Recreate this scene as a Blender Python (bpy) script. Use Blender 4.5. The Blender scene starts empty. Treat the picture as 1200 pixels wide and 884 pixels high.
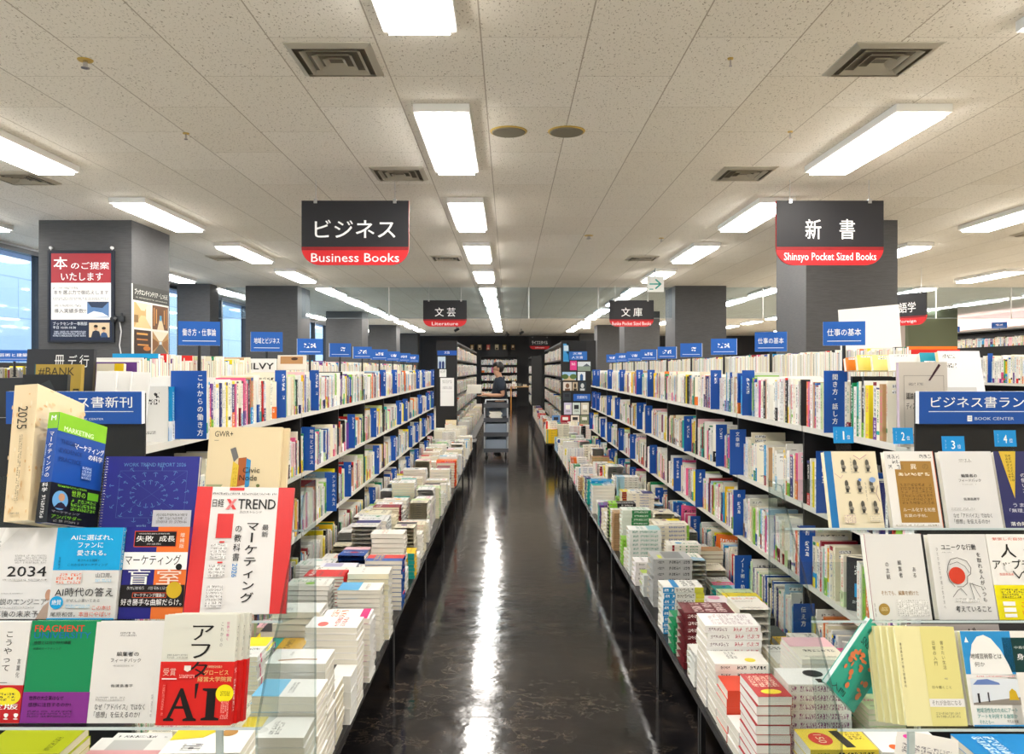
import bpy, math, random
from mathutils import Matrix, Vector, Euler
S = bpy.context.scene
COL = S.collection
# ---------------------------------------------------------------- camera, world, exposure
F, CX, HY, EYE = 940.0, 596.0, 433.0, 1.55        # focal length in pixels of the 1200x884 frame, aim point, eye height
cd = bpy.data.cameras.new('camera'); cam = bpy.data.objects.new('camera', cd); COL.objects.link(cam)
cam.location = (0, 0, EYE); cam.rotation_euler = (math.pi/2, 0, 0)
cd.sensor_width = 36; cd.lens = F/1200*36; cd.clip_start = .05
cd.shift_x = (600-CX)/1200; cd.shift_y = (HY-442)/1200
S.camera = cam
S.view_settings.view_transform = 'Standard'; S.view_settings.look = 'None'
S.view_settings.gamma = 1; S.view_settings.use_curve_mapping = False
S.view_settings.exposure = 1.11
LAMP = 14.0                                        # strength of the ceiling lamps
wd = bpy.data.worlds.new('world'); S.world = wd; wd.use_nodes = True
bg = wd.node_tree.nodes['Background']; bg.inputs[0].default_value = (.86, .93, 1, 1); bg.inputs[1].default_value = 1.9
S.cycles.max_bounces = 8; S.cycles.transparent_max_bounces = 16; S.cycles.sample_clamp_indirect = 6

# ---------------------------------------------------------------- helpers
def lin(h, a=1.0):
    h = h.lstrip('#')
    if len(h) == 3: h = ''.join(c*2 for c in h)
    r = [int(h[i:i+2], 16)/255 for i in (0, 2, 4)]
    return tuple([c/12.92 if c <= .04045 else ((c+.055)/1.055)**2.4 for c in r]+[a])
def mat(name, hexc='#888', rough=.5, metal=0.0, spec=.5, emit=None, es=0.0, coat=0.0):
    m = bpy.data.materials.new(name); m.use_nodes = True
    b = m.node_tree.nodes['Principled BSDF']
    b.inputs['Base Color'].default_value = lin(hexc); b.inputs['Roughness'].default_value = rough
    b.inputs['Metallic'].default_value = metal; b.inputs['Specular IOR Level'].default_value = spec
    b.inputs['Coat Weight'].default_value = coat
    if emit: b.inputs['Emission Color'].default_value = lin(emit); b.inputs['Emission Strength'].default_value = es
    return m
def nd(m, t, **kw):
    n = m.node_tree.nodes.new(t)
    for k, v in kw.items():
        if k.startswith('i_'): n.inputs[int(k[2:])].default_value = v
        else: setattr(n, k, v)
    return n
def lk(m, a, b): m.node_tree.links.new(a, b)
def BS(m): return m.node_tree.nodes['Principled BSDF']
def math_(m, op, a, b=None):
    n = nd(m, 'ShaderNodeMath', operation=op)
    for i, x in enumerate((a, b)):
        if x is None: continue
        if isinstance(x, (int, float)): n.inputs[i].default_value = x
        else: lk(m, x, n.inputs[i])
    return n.outputs[0]
def vmath(m, op, a, b):
    n = nd(m, 'ShaderNodeVectorMath', operation=op)
    for i, x in enumerate((a, b)):
        if isinstance(x, tuple): n.inputs[i].default_value = x
        else: lk(m, x, n.inputs[i])
    return n.outputs[0]
def ramp(m, fac, stops):
    r = nd(m, 'ShaderNodeValToRGB'); lk(m, fac, r.inputs[0]); e = r.color_ramp.elements
    while len(e) < len(stops): e.new(.5)
    for x, (p, c) in zip(e, stops): x.position = p; x.color = c if isinstance(c, tuple) else lin(c)
    return r.outputs[0]
def mixc(m, fac, a, b):
    n = nd(m, 'ShaderNodeMix', data_type='RGBA')
    for s, x in ((n.inputs[0], fac), (n.inputs[6], a), (n.inputs[7], b)):
        if isinstance(x, (tuple, float, int)): s.default_value = x
        else: lk(m, x, s)
    return n.outputs[2]

# printed paper: colour, ink colour and text density come from the faces; small print is broken into character cells
def print_mat(name, rough, coat=0.0):
    m = mat(name, rough=rough, spec=.35, coat=coat)
    c = nd(m, 'ShaderNodeAttribute', attribute_name='Col'); k = nd(m, 'ShaderNodeAttribute', attribute_name='Ink')
    uv = nd(m, 'ShaderNodeUVMap', uv_map='UVMap')
    cell = vmath(m, 'FLOOR', uv.outputs[0], (0, 0, 0)); fr = vmath(m, 'FRACTION', uv.outputs[0], (0, 0, 0))
    sub = vmath(m, 'FLOOR', vmath(m, 'MULTIPLY', uv.outputs[0], (5, 5, 5)), (0, 0, 0))
    w = nd(m, 'ShaderNodeTexWhiteNoise', noise_dimensions='3D'); lk(m, sub, w.inputs[0])
    w2 = nd(m, 'ShaderNodeTexWhiteNoise', noise_dimensions='3D'); lk(m, vmath(m, 'ADD', cell, (.37, .11, .7)), w2.inputs[0])
    sx = nd(m, 'ShaderNodeSeparateXYZ'); lk(m, fr, sx.inputs[0])
    inx = math_(m, 'LESS_THAN', math_(m, 'ABSOLUTE', math_(m, 'SUBTRACT', sx.outputs[0], .5)), .4)
    iny = math_(m, 'LESS_THAN', math_(m, 'ABSOLUTE', math_(m, 'SUBTRACT', sx.outputs[1], .5)), .4)
    g = math_(m, 'MULTIPLY', math_(m, 'MULTIPLY', inx, iny), math_(m, 'GREATER_THAN', w.outputs[0], .5))
    g = math_(m, 'MULTIPLY', g, math_(m, 'GREATER_THAN', w2.outputs[0], .08))
    fac = math_(m, 'MULTIPLY', g, k.outputs['Alpha'])
    lk(m, mixc(m, fac, c.outputs[0], k.outputs[0]), BS(m).inputs['Base Color'])
    return m
PRINT = print_mat('printed_cover', .32)
PLAIN = print_mat('printed_board', .5)
def pages_mat():
    m = mat('page_edges', rough=.8, spec=.1)
    c = nd(m, 'ShaderNodeAttribute', attribute_name='Col'); uv = nd(m, 'ShaderNodeUVMap', uv_map='UVMap')
    n = nd(m, 'ShaderNodeTexNoise', noise_dimensions='2D'); n.inputs['Scale'].default_value = 1; n.inputs['Detail'].default_value = 2
    lk(m, vmath(m, 'MULTIPLY', uv.outputs[0], (3, 1500, 1)), n.inputs['Vector'])
    f = ramp(m, n.outputs[0], [(.3, (.82, .82, .80, 1)), (.58, (1, 1, 1, 1))])
    x = nd(m, 'ShaderNodeMix', data_type='RGBA', blend_type='MULTIPLY'); x.inputs[0].default_value = 1
    lk(m, c.outputs[0], x.inputs[6]); lk(m, f, x.inputs[7]); lk(m, x.outputs[2], BS(m).inputs['Base Color'])
    return m
PAGES = pages_mat()
BLACK = mat('black_steel', '#17171a', .38)
BLACKG = mat('black_gloss_panel', '#0d0d10', .16)
WHITEM = mat('white_shelf_steel', '#d6d4cc', .45)
CHROME = mat('chrome', '#c8c8cc', .2, 1.0)
WIRE = mat('hanging_wire', '#b8b8b8', .35, .8)
DARKP = mat('dark_plastic', '#202226', .45)
def acrylic(name, tint='#f4f8f8', gl=.09):
    m = bpy.data.materials.new(name); m.use_nodes = True; nt = m.node_tree; nt.nodes.clear()
    out = nt.nodes.new('ShaderNodeOutputMaterial'); t = nt.nodes.new('ShaderNodeBsdfTransparent'); t.inputs[0].default_value = lin(tint)
    g = nt.nodes.new('ShaderNodeBsdfGlossy'); g.inputs['Roughness'].default_value = .03
    fr = nt.nodes.new('ShaderNodeLayerWeight'); fr.inputs[0].default_value = .2
    mu = nt.nodes.new('ShaderNodeMath'); mu.operation = 'MULTIPLY_ADD'; mu.inputs[1].default_value = .14; mu.inputs[2].default_value = gl*.22
    nt.links.new(fr.outputs['Fresnel'], mu.inputs[0])
    mx = nt.nodes.new('ShaderNodeMixShader'); nt.links.new(mu.outputs[0], mx.inputs[0]); nt.links.new(t.outputs[0], mx.inputs[1]); nt.links.new(g.outputs[0], mx.inputs[2])
    nt.links.new(mx.outputs[0], out.inputs[0]); return m
ACRYL = acrylic('clear_acrylic'); ACEDGE = mat('acrylic_edge', '#c4d2d4', .2)
GLASS = acrylic('smoke_curtain_glass', '#e6eef2', .2)

# text: outlines of the built-in font as triangles, cached
_tc = {}
def glyphs(s, bold=0.0):
    key = (s, bold)
    if key in _tc: return _tc[key]
    c = bpy.data.curves.new('t', 'FONT'); c.body = s; c.resolution_u = 2
    o = bpy.data.objects.new('t', c); COL.objects.link(o)
    me = bpy.data.meshes.new_from_object(o.evaluated_get(bpy.context.evaluated_depsgraph_get()))
    v = [(p.co.x, p.co.y) for p in me.vertices]; f = [tuple(p.vertices) for p in me.polygons]
    bpy.data.objects.remove(o); bpy.data.curves.remove(c); bpy.data.meshes.remove(me)
    if v:
        x0 = min(p[0] for p in v); x1 = max(p[0] for p in v); y0 = min(p[1] for p in v); y1 = max(p[1] for p in v)
    else: x0 = y0 = 0; x1 = y1 = 1
    _tc[key] = (v, f, x0, y0, max(x1-x0, 1e-4), max(y1-y0, 1e-4)); return _tc[key]

class MB:
    """collects faces with a colour, an ink colour and uv; build() links them as ONE mesh"""
    def __init__(s): s.v = []; s.f = []; s.c = []; s.k = []; s.u = []; s.m = []
    def face(s, pts, c, k=None, uv=None, m=0):
        b = len(s.v); s.v += [tuple(p) for p in pts]; s.f.append(tuple(range(b, b+len(pts)))); s.c.append(c)
        s.k.append(k or (0, 0, 0, 0)); s.u.append(uv or [(0, 0)]*len(pts)); s.m.append(m)
    def box(s, lo, hi, c, m=0, M=None, skip=''):
        x0, y0, z0 = lo; x1, y1, z1 = hi
        P = [Vector((x, y, z)) for z in (z0, z1) for y in (y0, y1) for x in (x0, x1)]
        if M is not None: P = [M @ p for p in P]
        dx, dy, dz = abs(x1-x0), abs(y1-y0), abs(z1-z0)
        for n, q, a, b in (('-z', (0, 2, 3, 1), dy, dx), ('+z', (4, 5, 7, 6), dx, dy), ('-y', (0, 1, 5, 4), dx, dz), ('+y', (2, 6, 7, 3), dz, dx), ('-x', (0, 4, 6, 2), dz, dy), ('+x', (1, 3, 7, 5), dy, dz)):
            if n in skip: continue
            s.face([P[i] for i in q], c, None, [(0, 0), (a, 0), (a, b), (0, b)], m)
    def cyl(s, p, q, r, c, n=12, m=0, r2=None):
        p, q = Vector(p), Vector(q); d = (q-p).normalized(); a = d.orthogonal().normalized(); b = d.cross(a); r2 = r if r2 is None else r2
        A = [p+(a*math.cos(t)+b*math.sin(t))*r for t in [2*math.pi*i/n for i in range(n)]]
        B = [q+(a*math.cos(t)+b*math.sin(t))*r2 for t in [2*math.pi*i/n for i in range(n)]]
        for i in range(n):
            j = (i+1) % n; s.face([A[i], A[j], B[j], B[i]], c, m=m)
        s.face(A[::-1], c, m=m); s.face(B, c, m=m)
    def tube(s, pts, r, c, n=8, m=0):
        for a, b in zip(pts, pts[1:]): s.cyl(a, b, r, c, n, m)
    def build(s, name, mats, parent=None, loc=None, rot=None, smooth=False):
        me = bpy.data.meshes.new(name); me.from_pydata(s.v, [], s.f)
        for x in (mats if isinstance(mats, (list, tuple)) else [mats]): me.materials.append(x)
        me.polygons.foreach_set('material_index', s.m)
        a = me.attributes.new('Col', 'FLOAT_COLOR', 'FACE'); a.data.foreach_set('color', [x for c in s.c for x in c])
        a = me.attributes.new('Ink', 'FLOAT_COLOR', 'FACE'); a.data.foreach_set('color', [x for c in s.k for x in c])
        u = me.uv_layers.new(name='UVMap'); u.data.foreach_set('uv', [x for q in s.u for p in q for x in p])
        if smooth: me.polygons.foreach_set('use_smooth', [True]*len(me.polygons))
        me.update()
        o = bpy.data.objects.new(name, me); COL.objects.link(o)
        if parent is not None: o.parent = parent
        if loc is not None: o.location = loc
        if rot is not None: o.rotation_euler = rot
        return o

W1 = lin('#ffffff')
# graphics on a flat rectangle: O corner (bottom left), U right, V up, lengths w, h; ops in fractions, y from the TOP
def draw(mb, O, U, V, w, h, ops, lift=.0004, step=.00012, m=0, seed=0):
    O, U, V = Vector(O), Vector(U).normalized(), Vector(V).normalized(); N = U.cross(V)
    def P(x, y, l): return O+U*(x*w)+V*((1-y)*h)+N*l
    l = lift; two = []
    for op in ops:                                           # heavier strokes: the lettering set twice, a little apart
        k = op[7] if op[0] in 'tvs' and len(op) > 7 else 0
        if k:
            n = len(op[6]); cw, ch = (op[3]-op[1])/(n if op[0] == 't' else 1), (op[4]-op[2])/(n if op[0] != 't' else 1); k *= .8
            for q in (-1, 1): two.append((op[0], op[1]+q*k*cw, op[2]+q*k*ch*.5, op[3]+q*k*cw, op[4]+q*k*ch*.5)+op[5:7])
        else: two.append(op)
    for i, op in enumerate(two):
        t = op[0]; l += step
        if t == 'r':
            _, a, b, c, d, col = op; mb.face([P(a, d, l), P(c, d, l), P(c, b, l), P(a, b, l)], lin(col), m=m)
        elif t == 'g':                                       # small print: nu x nv character cells
            _, a, b, c, d, base, ink, nu, nv = op; q = (seed*7.0+i*13.0) % 401
            mb.face([P(a, d, l), P(c, d, l), P(c, b, l), P(a, b, l)], lin(base), lin(ink), [(q, q), (q+nu, q), (q+nu, q+nv), (q, q+nv)], m)
        elif t == 'e':
            _, a, b, rx, ry, col = op
            mb.face([P(a+rx*math.cos(k*math.pi/12), b-ry*math.sin(k*math.pi/12), l) for k in range(24)], lin(col), m=m)
        elif t == 'p': mb.face([P(x, y, l) for x, y in op[1]], lin(op[2]), m=m)
        elif t == 'l':
            pts = [Vector((x*w, (1-y)*h)) for x, y in op[1]]; hw = op[2]/2
            for a, b in zip(pts, pts[1:]):
                d = (b-a)
                if d.length < 1e-6: continue
                d.normalize(); q = Vector((-d.y, d.x))*hw; a2 = a-d*hw*.6; b2 = b+d*hw*.6
                mb.face([O+U*p.x+V*p.y+N*l for p in (a2-q, b2-q, b2+q, a2+q)], lin(op[3]), m=m)
        elif t == 's':                                       # text turned a quarter clockwise
            _, a, b, c, d, col, s = op[:7]; gv, gf, x0, y0, gw, gh = glyphs(s, op[7] if len(op) > 7 else 0.0); base = len(mb.v)
            mb.v += [tuple(P(a+(c-a)*(y-y0)/gh, b+(d-b)*(x-x0)/gw, l)) for x, y in gv]
            for f in gf: mb.f.append(tuple(base+q for q in f)); mb.c.append(lin(col)); mb.k.append((0, 0, 0, 0)); mb.u.append([(0, 0)]*len(f)); mb.m.append(m)
        elif t in 'tv':
            _, a, b, c, d, col, s = op[:7]; bold = op[7] if len(op) > 7 else 0.0; k = lin(col)
            n = len(s)
            for j, ch in enumerate([s] if t == 't' else s):
                gv, gf, x0, y0, gw, gh = glyphs(ch, bold)
                if not gf: continue
                if t == 't': R = (a, b, c, d)
                else:
                    hh = (d-b)/n; R = (a, b+hh*j, c, b+hh*(j+1))
                L = lambda fx, fy: P(R[0]+(R[2]-R[0])*fx, R[3]-(R[3]-R[1])*fy, l)
                if t == 't': pts = [L((x-x0)/gw, (y-y0)/gh) for x, y in gv]
                elif ch in 'ー—': pts = [L(.5+(.5*gh/gw if 0 else .06)*((y-y0)/gh*2-1), 1-(.1+.8*(x-x0)/gw)) for x, y in gv]
                else: pts = [L(.06+(x)/1.0*.88, .14+(y)/1.0*.88) for x, y in gv]
                flip = t == 'v' and ch in 'ー—'
                base = len(mb.v); mb.v += [tuple(p) for p in pts]
                for f in gf:
                    mb.f.append(tuple(base+q for q in (f[::-1] if flip else f))); mb.c.append(k); mb.k.append((0, 0, 0, 0)); mb.u.append([(0, 0)]*len(f)); mb.m.append(m)

def tag(o, label, cat, group=None, kind=None):
    if label: o['label'] = label
    if cat: o['category'] = cat
    if group: o['group'] = group
    if kind: o['kind'] = kind
    return o
def thing(name, label, cat, loc=(0, 0, 0), rot=(0, 0, 0), group=None):
    o = bpy.data.objects.new(name, None); COL.objects.link(o); o.location = loc; o.rotation_euler = rot; o.empty_display_size = .05
    return tag(o, label, cat, group)
def struct(mb, name, mats): return tag(mb.build(name, mats), None, None, None, 'structure')
def simple(name, lo, hi, m, parent=None, col=W1):
    b = MB(); b.box(lo, hi, col); return b.build(name, m, parent)
ORD = 'first second third fourth fifth sixth seventh eighth ninth tenth eleventh twelfth thirteenth fourteenth fifteenth sixteenth seventeenth eighteenth nineteenth twentieth'.split()
ORD += ['twenty-'+x for x in ORD[:9]]+['thirtieth']+['thirty-'+x for x in ORD[:9]]+['fortieth']+['forty-'+x for x in ORD[:9]]+['fiftieth']+['fifty-'+x for x in ORD[:9]]+['sixtieth']+['sixty-'+x for x in ORD[:9]]
def W(px, py, D): return Vector(((px-CX)/F*D, D, EYE-(py-HY)/F*D))

# ---------------------------------------------------------------- one book, used everywhere
# local frame: front cover faces -y, height along z; side 'L': spine at x=0, pages to x=+w; side 'R': spine at x=0, pages to x=-w
def book_shell(mb, w, h, t, base, side, spine, front, tc=.0008, seed=0, frontbase=None):
    s = 1 if side == 'L' else -1; b = lin(base); fb = lin(frontbase or base)
    x0, x1 = (0, w) if s > 0 else (-w, 0)
    mb.box((x0, 0, 0), (x1, tc, h), fb); mb.box((x0, t-tc, 0), (x1, t, h), b)
    sx = (0, tc) if s > 0 else (-tc, 0)
    mb.box((sx[0], tc, 0), (sx[1], t-tc, h), b)
    if s > 0: draw(mb, (0, t, 0), (0, -1, 0), (0, 0, 1), t, h, spine, seed=seed)
    else: draw(mb, (0, 0, 0), (0, 1, 0), (0, 0, 1), t, h, spine, seed=seed)
    draw(mb, (x0, 0, 0), (1, 0, 0), (0, 0, 1), w, h, front, seed=seed+3)
def page_block(mb, w, h, t, side, col, tc=.0008, ins=.0012):
    x0, x1 = (tc, w-ins) if side == 'L' else (-w+ins, -tc)
    c = lin(col); z0, z1, y0, y1 = ins, h-ins, tc, t-tc
    P = lambda x, y, z: (x, y, z)
    dx = x1-x0; dy = y1-y0; dz = z1-z0
    fe = x1 if side == 'L' else x0
    q = [P(fe, y0, z0), P(fe, y1, z0), P(fe, y1, z1), P(fe, y0, z1)]
    uv = [(0, 0), (0, dy), (dz, dy), (dz, 0)]
    if side != 'L': q = q[::-1]; uv = uv[::-1]
    mb.face(q, c, None, uv)
    mb.face([P(x0, y0, z1), P(x1, y0, z1), P(x1, y1, z1), P(x0, y1, z1)], c, None, [(0, 0), (dx, 0), (dx, dy), (0, dy)])
    mb.face([P(x0, y1, z0), P(x1, y1, z0), P(x1, y0, z0), P(x0, y0, z0)], c, None, [(0, dy), (dx, dy), (dx, 0), (0, 0)])
    mb.face([P(x0, y0, z0), P(x1, y0, z0), P(x1, y0, z1), P(x0, y0, z1)], c)
    mb.face([P(x1, y1, z0), P(x0, y1, z0), P(x0, y1, z1), P(x1, y1, z1)], c)
    ie = x0 if side == 'L' else x1
    q = [P(ie, y0, z0), P(ie, y0, z1), P(ie, y1, z1), P(ie, y1, z0)]
    mb.face(q if side == 'L' else q[::-1], c)
def band_shell(mb, w, t, v0, v1, col, side, spine=(), front=(), g=.0009, seed=0):
    """belly band wrapped round the book between heights v0 and v1"""
    x0, x1 = (-g, w) if side == 'L' else (-w, g); c = lin(col)
    mb.box((x0, -g, v0), (x1, -g+.0003, v1), c); mb.box((x0, t+g-.0003, v0), (x1, t+g, v1), c)
    sx = (-g, -g+.0003) if side == 'L' else (g-.0003, g)
    mb.box((sx[0], -g, v0), (sx[1], t+g, v1), c)
    if side == 'L': draw(mb, (-g, t+g, v0), (0, -1, 0), (0, 0, 1), t+2*g, v1-v0, spine, seed=seed)
    else: draw(mb, (g, -g, v0), (0, 1, 0), (0, 0, 1), t+2*g, v1-v0, spine, seed=seed)
    draw(mb, (x0, -g, v0), (1, 0, 0), (0, 0, 1), w+g, v1-v0, front, seed=seed+5)
def solid_book(mb, M, w, h, t, d, side):
    """a book inside one of the masses of far-away books: cover, page edges and print in one closed body"""
    tmp = MB(); x0, x1 = (0, w) if side == 'L' else (-w, 0); b = lin(d['base']); p = lin(d['page'])
    fe = '+x' if side == 'L' else '-x'
    tmp.box((x0, 0, 0), (x1, t, h), b, skip='+z-z'+fe)
    tmp.box((x0+.001, .001, 0), (x1-.001, t-.001, h-.002), p, skip='-y+y-z'+('-x' if side == 'L' else '+x'))
    if side == 'L': draw(tmp, (0, t, 0), (0, -1, 0), (0, 0, 1), t, h, d['spine'], lift=.0006, step=.0003, seed=d['seed'])
    else: draw(tmp, (0, 0, 0), (0, 1, 0), (0, 0, 1), t, h, d['spine'], lift=.0006, step=.0003, seed=d['seed'])
    if d.get('front'): draw(tmp, (x0, 0, 0), (1, 0, 0), (0, 0, 1), w, h, d['front'], lift=.0006, step=.0003, seed=d['seed'])
    if d.get('band'):
        v1, col = d['band'][:2]; g = .0012
        tmp.box((x0-(g if side == 'L' else 0), -g, 0), (x1+(0 if side == 'L' else g), t+g, h*v1), lin(col), skip='+z-z'+fe)
    n = len(mb.v); mb.v += [tuple(M @ Vector(v)) for v in tmp.v]; mb.f += [tuple(i+n for i in f) for f in tmp.f]
    mb.c += tmp.c; mb.k += tmp.k; mb.u += tmp.u; mb.m += tmp.m
def book(name, label, cat, group, M, w, h, t, d, side, tc=.0008, mat_=None):
    mb = MB(); book_shell(mb, w, h, t, d['base'], side, d['spine'], d.get('front', ()), tc, d.get('seed', 0), d.get('frontbase'))
    o = mb.build(name, mat_ or PRINT); o.matrix_world = M; tag(o, label, cat, group)
    pb = MB(); page_block(pb, w, h, t, side, d['page'], tc); pb.build('pages', PAGES, o)
    if d.get('band'):
        v1, col = d['band'][:2]; bb = MB()
        band_shell(bb, w, t, .0005, h*v1, col, side, d['band'][2] if len(d['band']) > 2 else (), d['band'][3] if len(d['band']) > 3 else (), seed=d.get('seed', 0))
        bb.build('belly_band', mat_ or PRINT, o)
    return o

# ---------------------------------------------------------------- random designs
WHITES = [('#f0efeb', 'white'), ('#f4f3ef', 'white'), ('#e8e7e0', 'off-white'), ('#f3eedc', 'cream'), ('#e9e2c9', 'cream'), ('#f7f4ea', 'ivory'), ('#e2e3e1', 'pale-grey')]
BRIGHT = [('#f3df2a', 'yellow'), ('#f0c81e', 'golden-yellow'), ('#d62f2c', 'red'), ('#1f9bd8', 'sky-blue'), ('#1e4fa3', 'blue'), ('#26296f', 'navy'), ('#17181b', 'black'), ('#2b2c30', 'charcoal'),
          ('#e8762a', 'orange'), ('#1f8f5a', 'green'), ('#8cc63f', 'lime'), ('#6a3f8f', 'purple'), ('#e35d8f', 'pink'), ('#25a8a0', 'teal'), ('#8d2230', 'maroon'), ('#b9946a', 'tan'), ('#9fc7e0', 'pale-blue'), ('#f4c6cf', 'pale-pink'), ('#cfe3b0', 'pale-green')]
INKS = [('#1a1a1c', 'black'), ('#1a1a1c', 'black'), ('#2a2a2e', 'black'), ('#d43028', 'red'), ('#1c58ad', 'blue'), ('#e8762a', 'orange'), ('#1e8e5c', 'green'), ('#dd4f8c', 'pink'), ('#5c5f66', 'grey'), ('#2a9fd0', 'sky-blue')]
PAGEC = ['#f3efe0', '#f7f4ea', '#efe7cf', '#f2ecd6', '#faf8f1']
DARKN = {'blue', 'navy', 'black', 'charcoal', 'red', 'green', 'purple', 'maroon', 'teal', 'orange', 'sky-blue'}
def design(r, pw=.66, small=False):
    base, bn = r.choice(WHITES) if r.random() < pw else r.choice(BRIGHT)
    ink, kn = ('#fdfdf8', 'white') if bn in DARKN and r.random() < .8 else r.choice(INKS)
    if kn == bn: ink, kn = '#1a1a1c', 'black'
    nb = r.choice((7, 9, 11)); t0 = r.uniform(.05, .14); t1 = r.uniform(.5, .68)
    wd_ = r.uniform(.22, .34)
    sp = [('g', .5-wd_, t0, .5+wd_, t1, base, ink, 1, nb)]
    extra = ''
    if r.random() < .3:
        c, cn = r.choice(BRIGHT); a = r.uniform(.74, .86); sp.append(('r', .0, a, 1, 1 if r.random() < .5 else a+.07, c)); extra = cn+' foot'
    else:
        sp.append(('g', .3, .72, .7, .86, base, ink, 1, 4)); sp.append(('g', .3, .91, .7, .96, base, ink, 1, 1))
    if r.random() < .25:
        c, cn = r.choice(BRIGHT)
        if cn != bn: sp.insert(0, ('r', 0, 0, 1, t0*.6, c)); extra = extra or cn+' head'
    fr = [('g', r.uniform(.08, .2), .1, r.uniform(.75, .92), r.uniform(.26, .36), base, ink, r.choice((4, 5, 6)), 2)]
    if r.random() < .6:
        c, cn2 = r.choice(BRIGHT); a = r.uniform(.1, .4); b = r.uniform(.42, .5); fr.append(('r', a, b, a+r.uniform(.3, .5), b+r.uniform(.15, .3), c))
    fr.append(('g', .15, .8, .7, .86, base, ink, 16, 2))
    d = dict(base=base, bn=bn, kn=kn, spine=sp, front=fr, page=r.choice(PAGEC), seed=r.randrange(9999), extra=extra)
    if r.random() < .34:
        c, cn = r.choice(BRIGHT+[('#ffffff', 'white')]*3)
        if cn != bn: d['band'] = (r.uniform(.24, .4), c, [('g', .25, .12, .75, .88, c, '#1a1a1c' if cn not in DARKN else '#ffffff', 1, 4)], [('g', .08, .15, .92, .5, c, '#1a1a1c' if cn not in DARKN else '#ffffff', 8, 2)]); d['extra'] = cn+' band'
    return d
def back_ops(base, r):
    """back cover: two bar codes"""
    return [('g', .1, .06, .42, .12, '#ffffff', '#000000', 6, 1), ('g', .1, .15, .42, .21, '#ffffff', '#000000', 6, 1), ('g', .1, .82, .5, .86, base, '#555555', 12, 1)]
def describe(d):
    n = d['bn']+' book with '+(d['extra'] if d['extra'] else d['kn']+' title')
    return n
# ---------------------------------------------------------------- the room
CEIL = EYE+1.42
XL, XR, YB, YF = -5.6, 12.4, 34.0, -3.0
def ceiling_mat():
    m = mat('ceiling_tile', '#d2cbbd', .9, spec=.1)
    tc = nd(m, 'ShaderNodeTexCoord'); sx = nd(m, 'ShaderNodeSeparateXYZ'); lk(m, tc.outputs['Object'], sx.inputs[0])
    gx = math_(m, 'DIVIDE', math_(m, 'ADD', sx.outputs[0], .118+.455*40), .455); col = math_(m, 'FLOOR', gx); fx = math_(m, 'FRACT', gx)
    odd = math_(m, 'MULTIPLY', math_(m, 'MODULO', col, 2), .5)
    gy = math_(m, 'ADD', math_(m, 'DIVIDE', math_(m, 'ADD', sx.outputs[1], -3.43+.91*20), .91), odd); fy = math_(m, 'FRACT', gy)
    lx = math_(m, 'LESS_THAN', math_(m, 'MULTIPLY', math_(m, 'SUBTRACT', .5, math_(m, 'ABSOLUTE', math_(m, 'SUBTRACT', fx, .5))), .455), .0032)
    ly = math_(m, 'LESS_THAN', math_(m, 'MULTIPLY', math_(m, 'SUBTRACT', .5, math_(m, 'ABSOLUTE', math_(m, 'SUBTRACT', fy, .5))), .91), .0024)
    n = nd(m, 'ShaderNodeTexNoise'); n.inputs['Scale'].default_value = 1; n.inputs['Detail'].default_value = 1.5; n.inputs['Distortion'].default_value = .7
    lk(m, vmath(m, 'MULTIPLY', tc.outputs['Object'], (130, 66, 70)), n.inputs['Vector'])
    speck = ramp(m, n.outputs[0], [(.31, (.42, .40, .36, 1)), (.385, (1, 1, 1, 1))])
    v = nd(m, 'ShaderNodeTexNoise'); v.inputs['Scale'].default_value = 1.2
    wn = nd(m, 'ShaderNodeTexWhiteNoise', noise_dimensions='2D'); cb = nd(m, 'ShaderNodeCombineXYZ'); lk(m, col, cb.inputs[0]); lk(m, math_(m, 'FLOOR', gy), cb.inputs[1]); lk(m, cb.outputs[0], wn.inputs[0])
    base = mixc(m, wn.outputs[0], lin('#dedad2'), lin('#d8d3c9'))
    x = nd(m, 'ShaderNodeMix', data_type='RGBA', blend_type='MULTIPLY'); x.inputs[0].default_value = 1; lk(m, base, x.inputs[6]); lk(m, speck, x.inputs[7])
    y = mixc(m, math_(m, 'MAXIMUM', math_(m, 'MULTIPLY', lx, .75), math_(m, 'MULTIPLY', ly, .5)), x.outputs[2], lin('#8d8578'))
    lk(m, y, BS(m).inputs['Base Color']); return m
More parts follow.
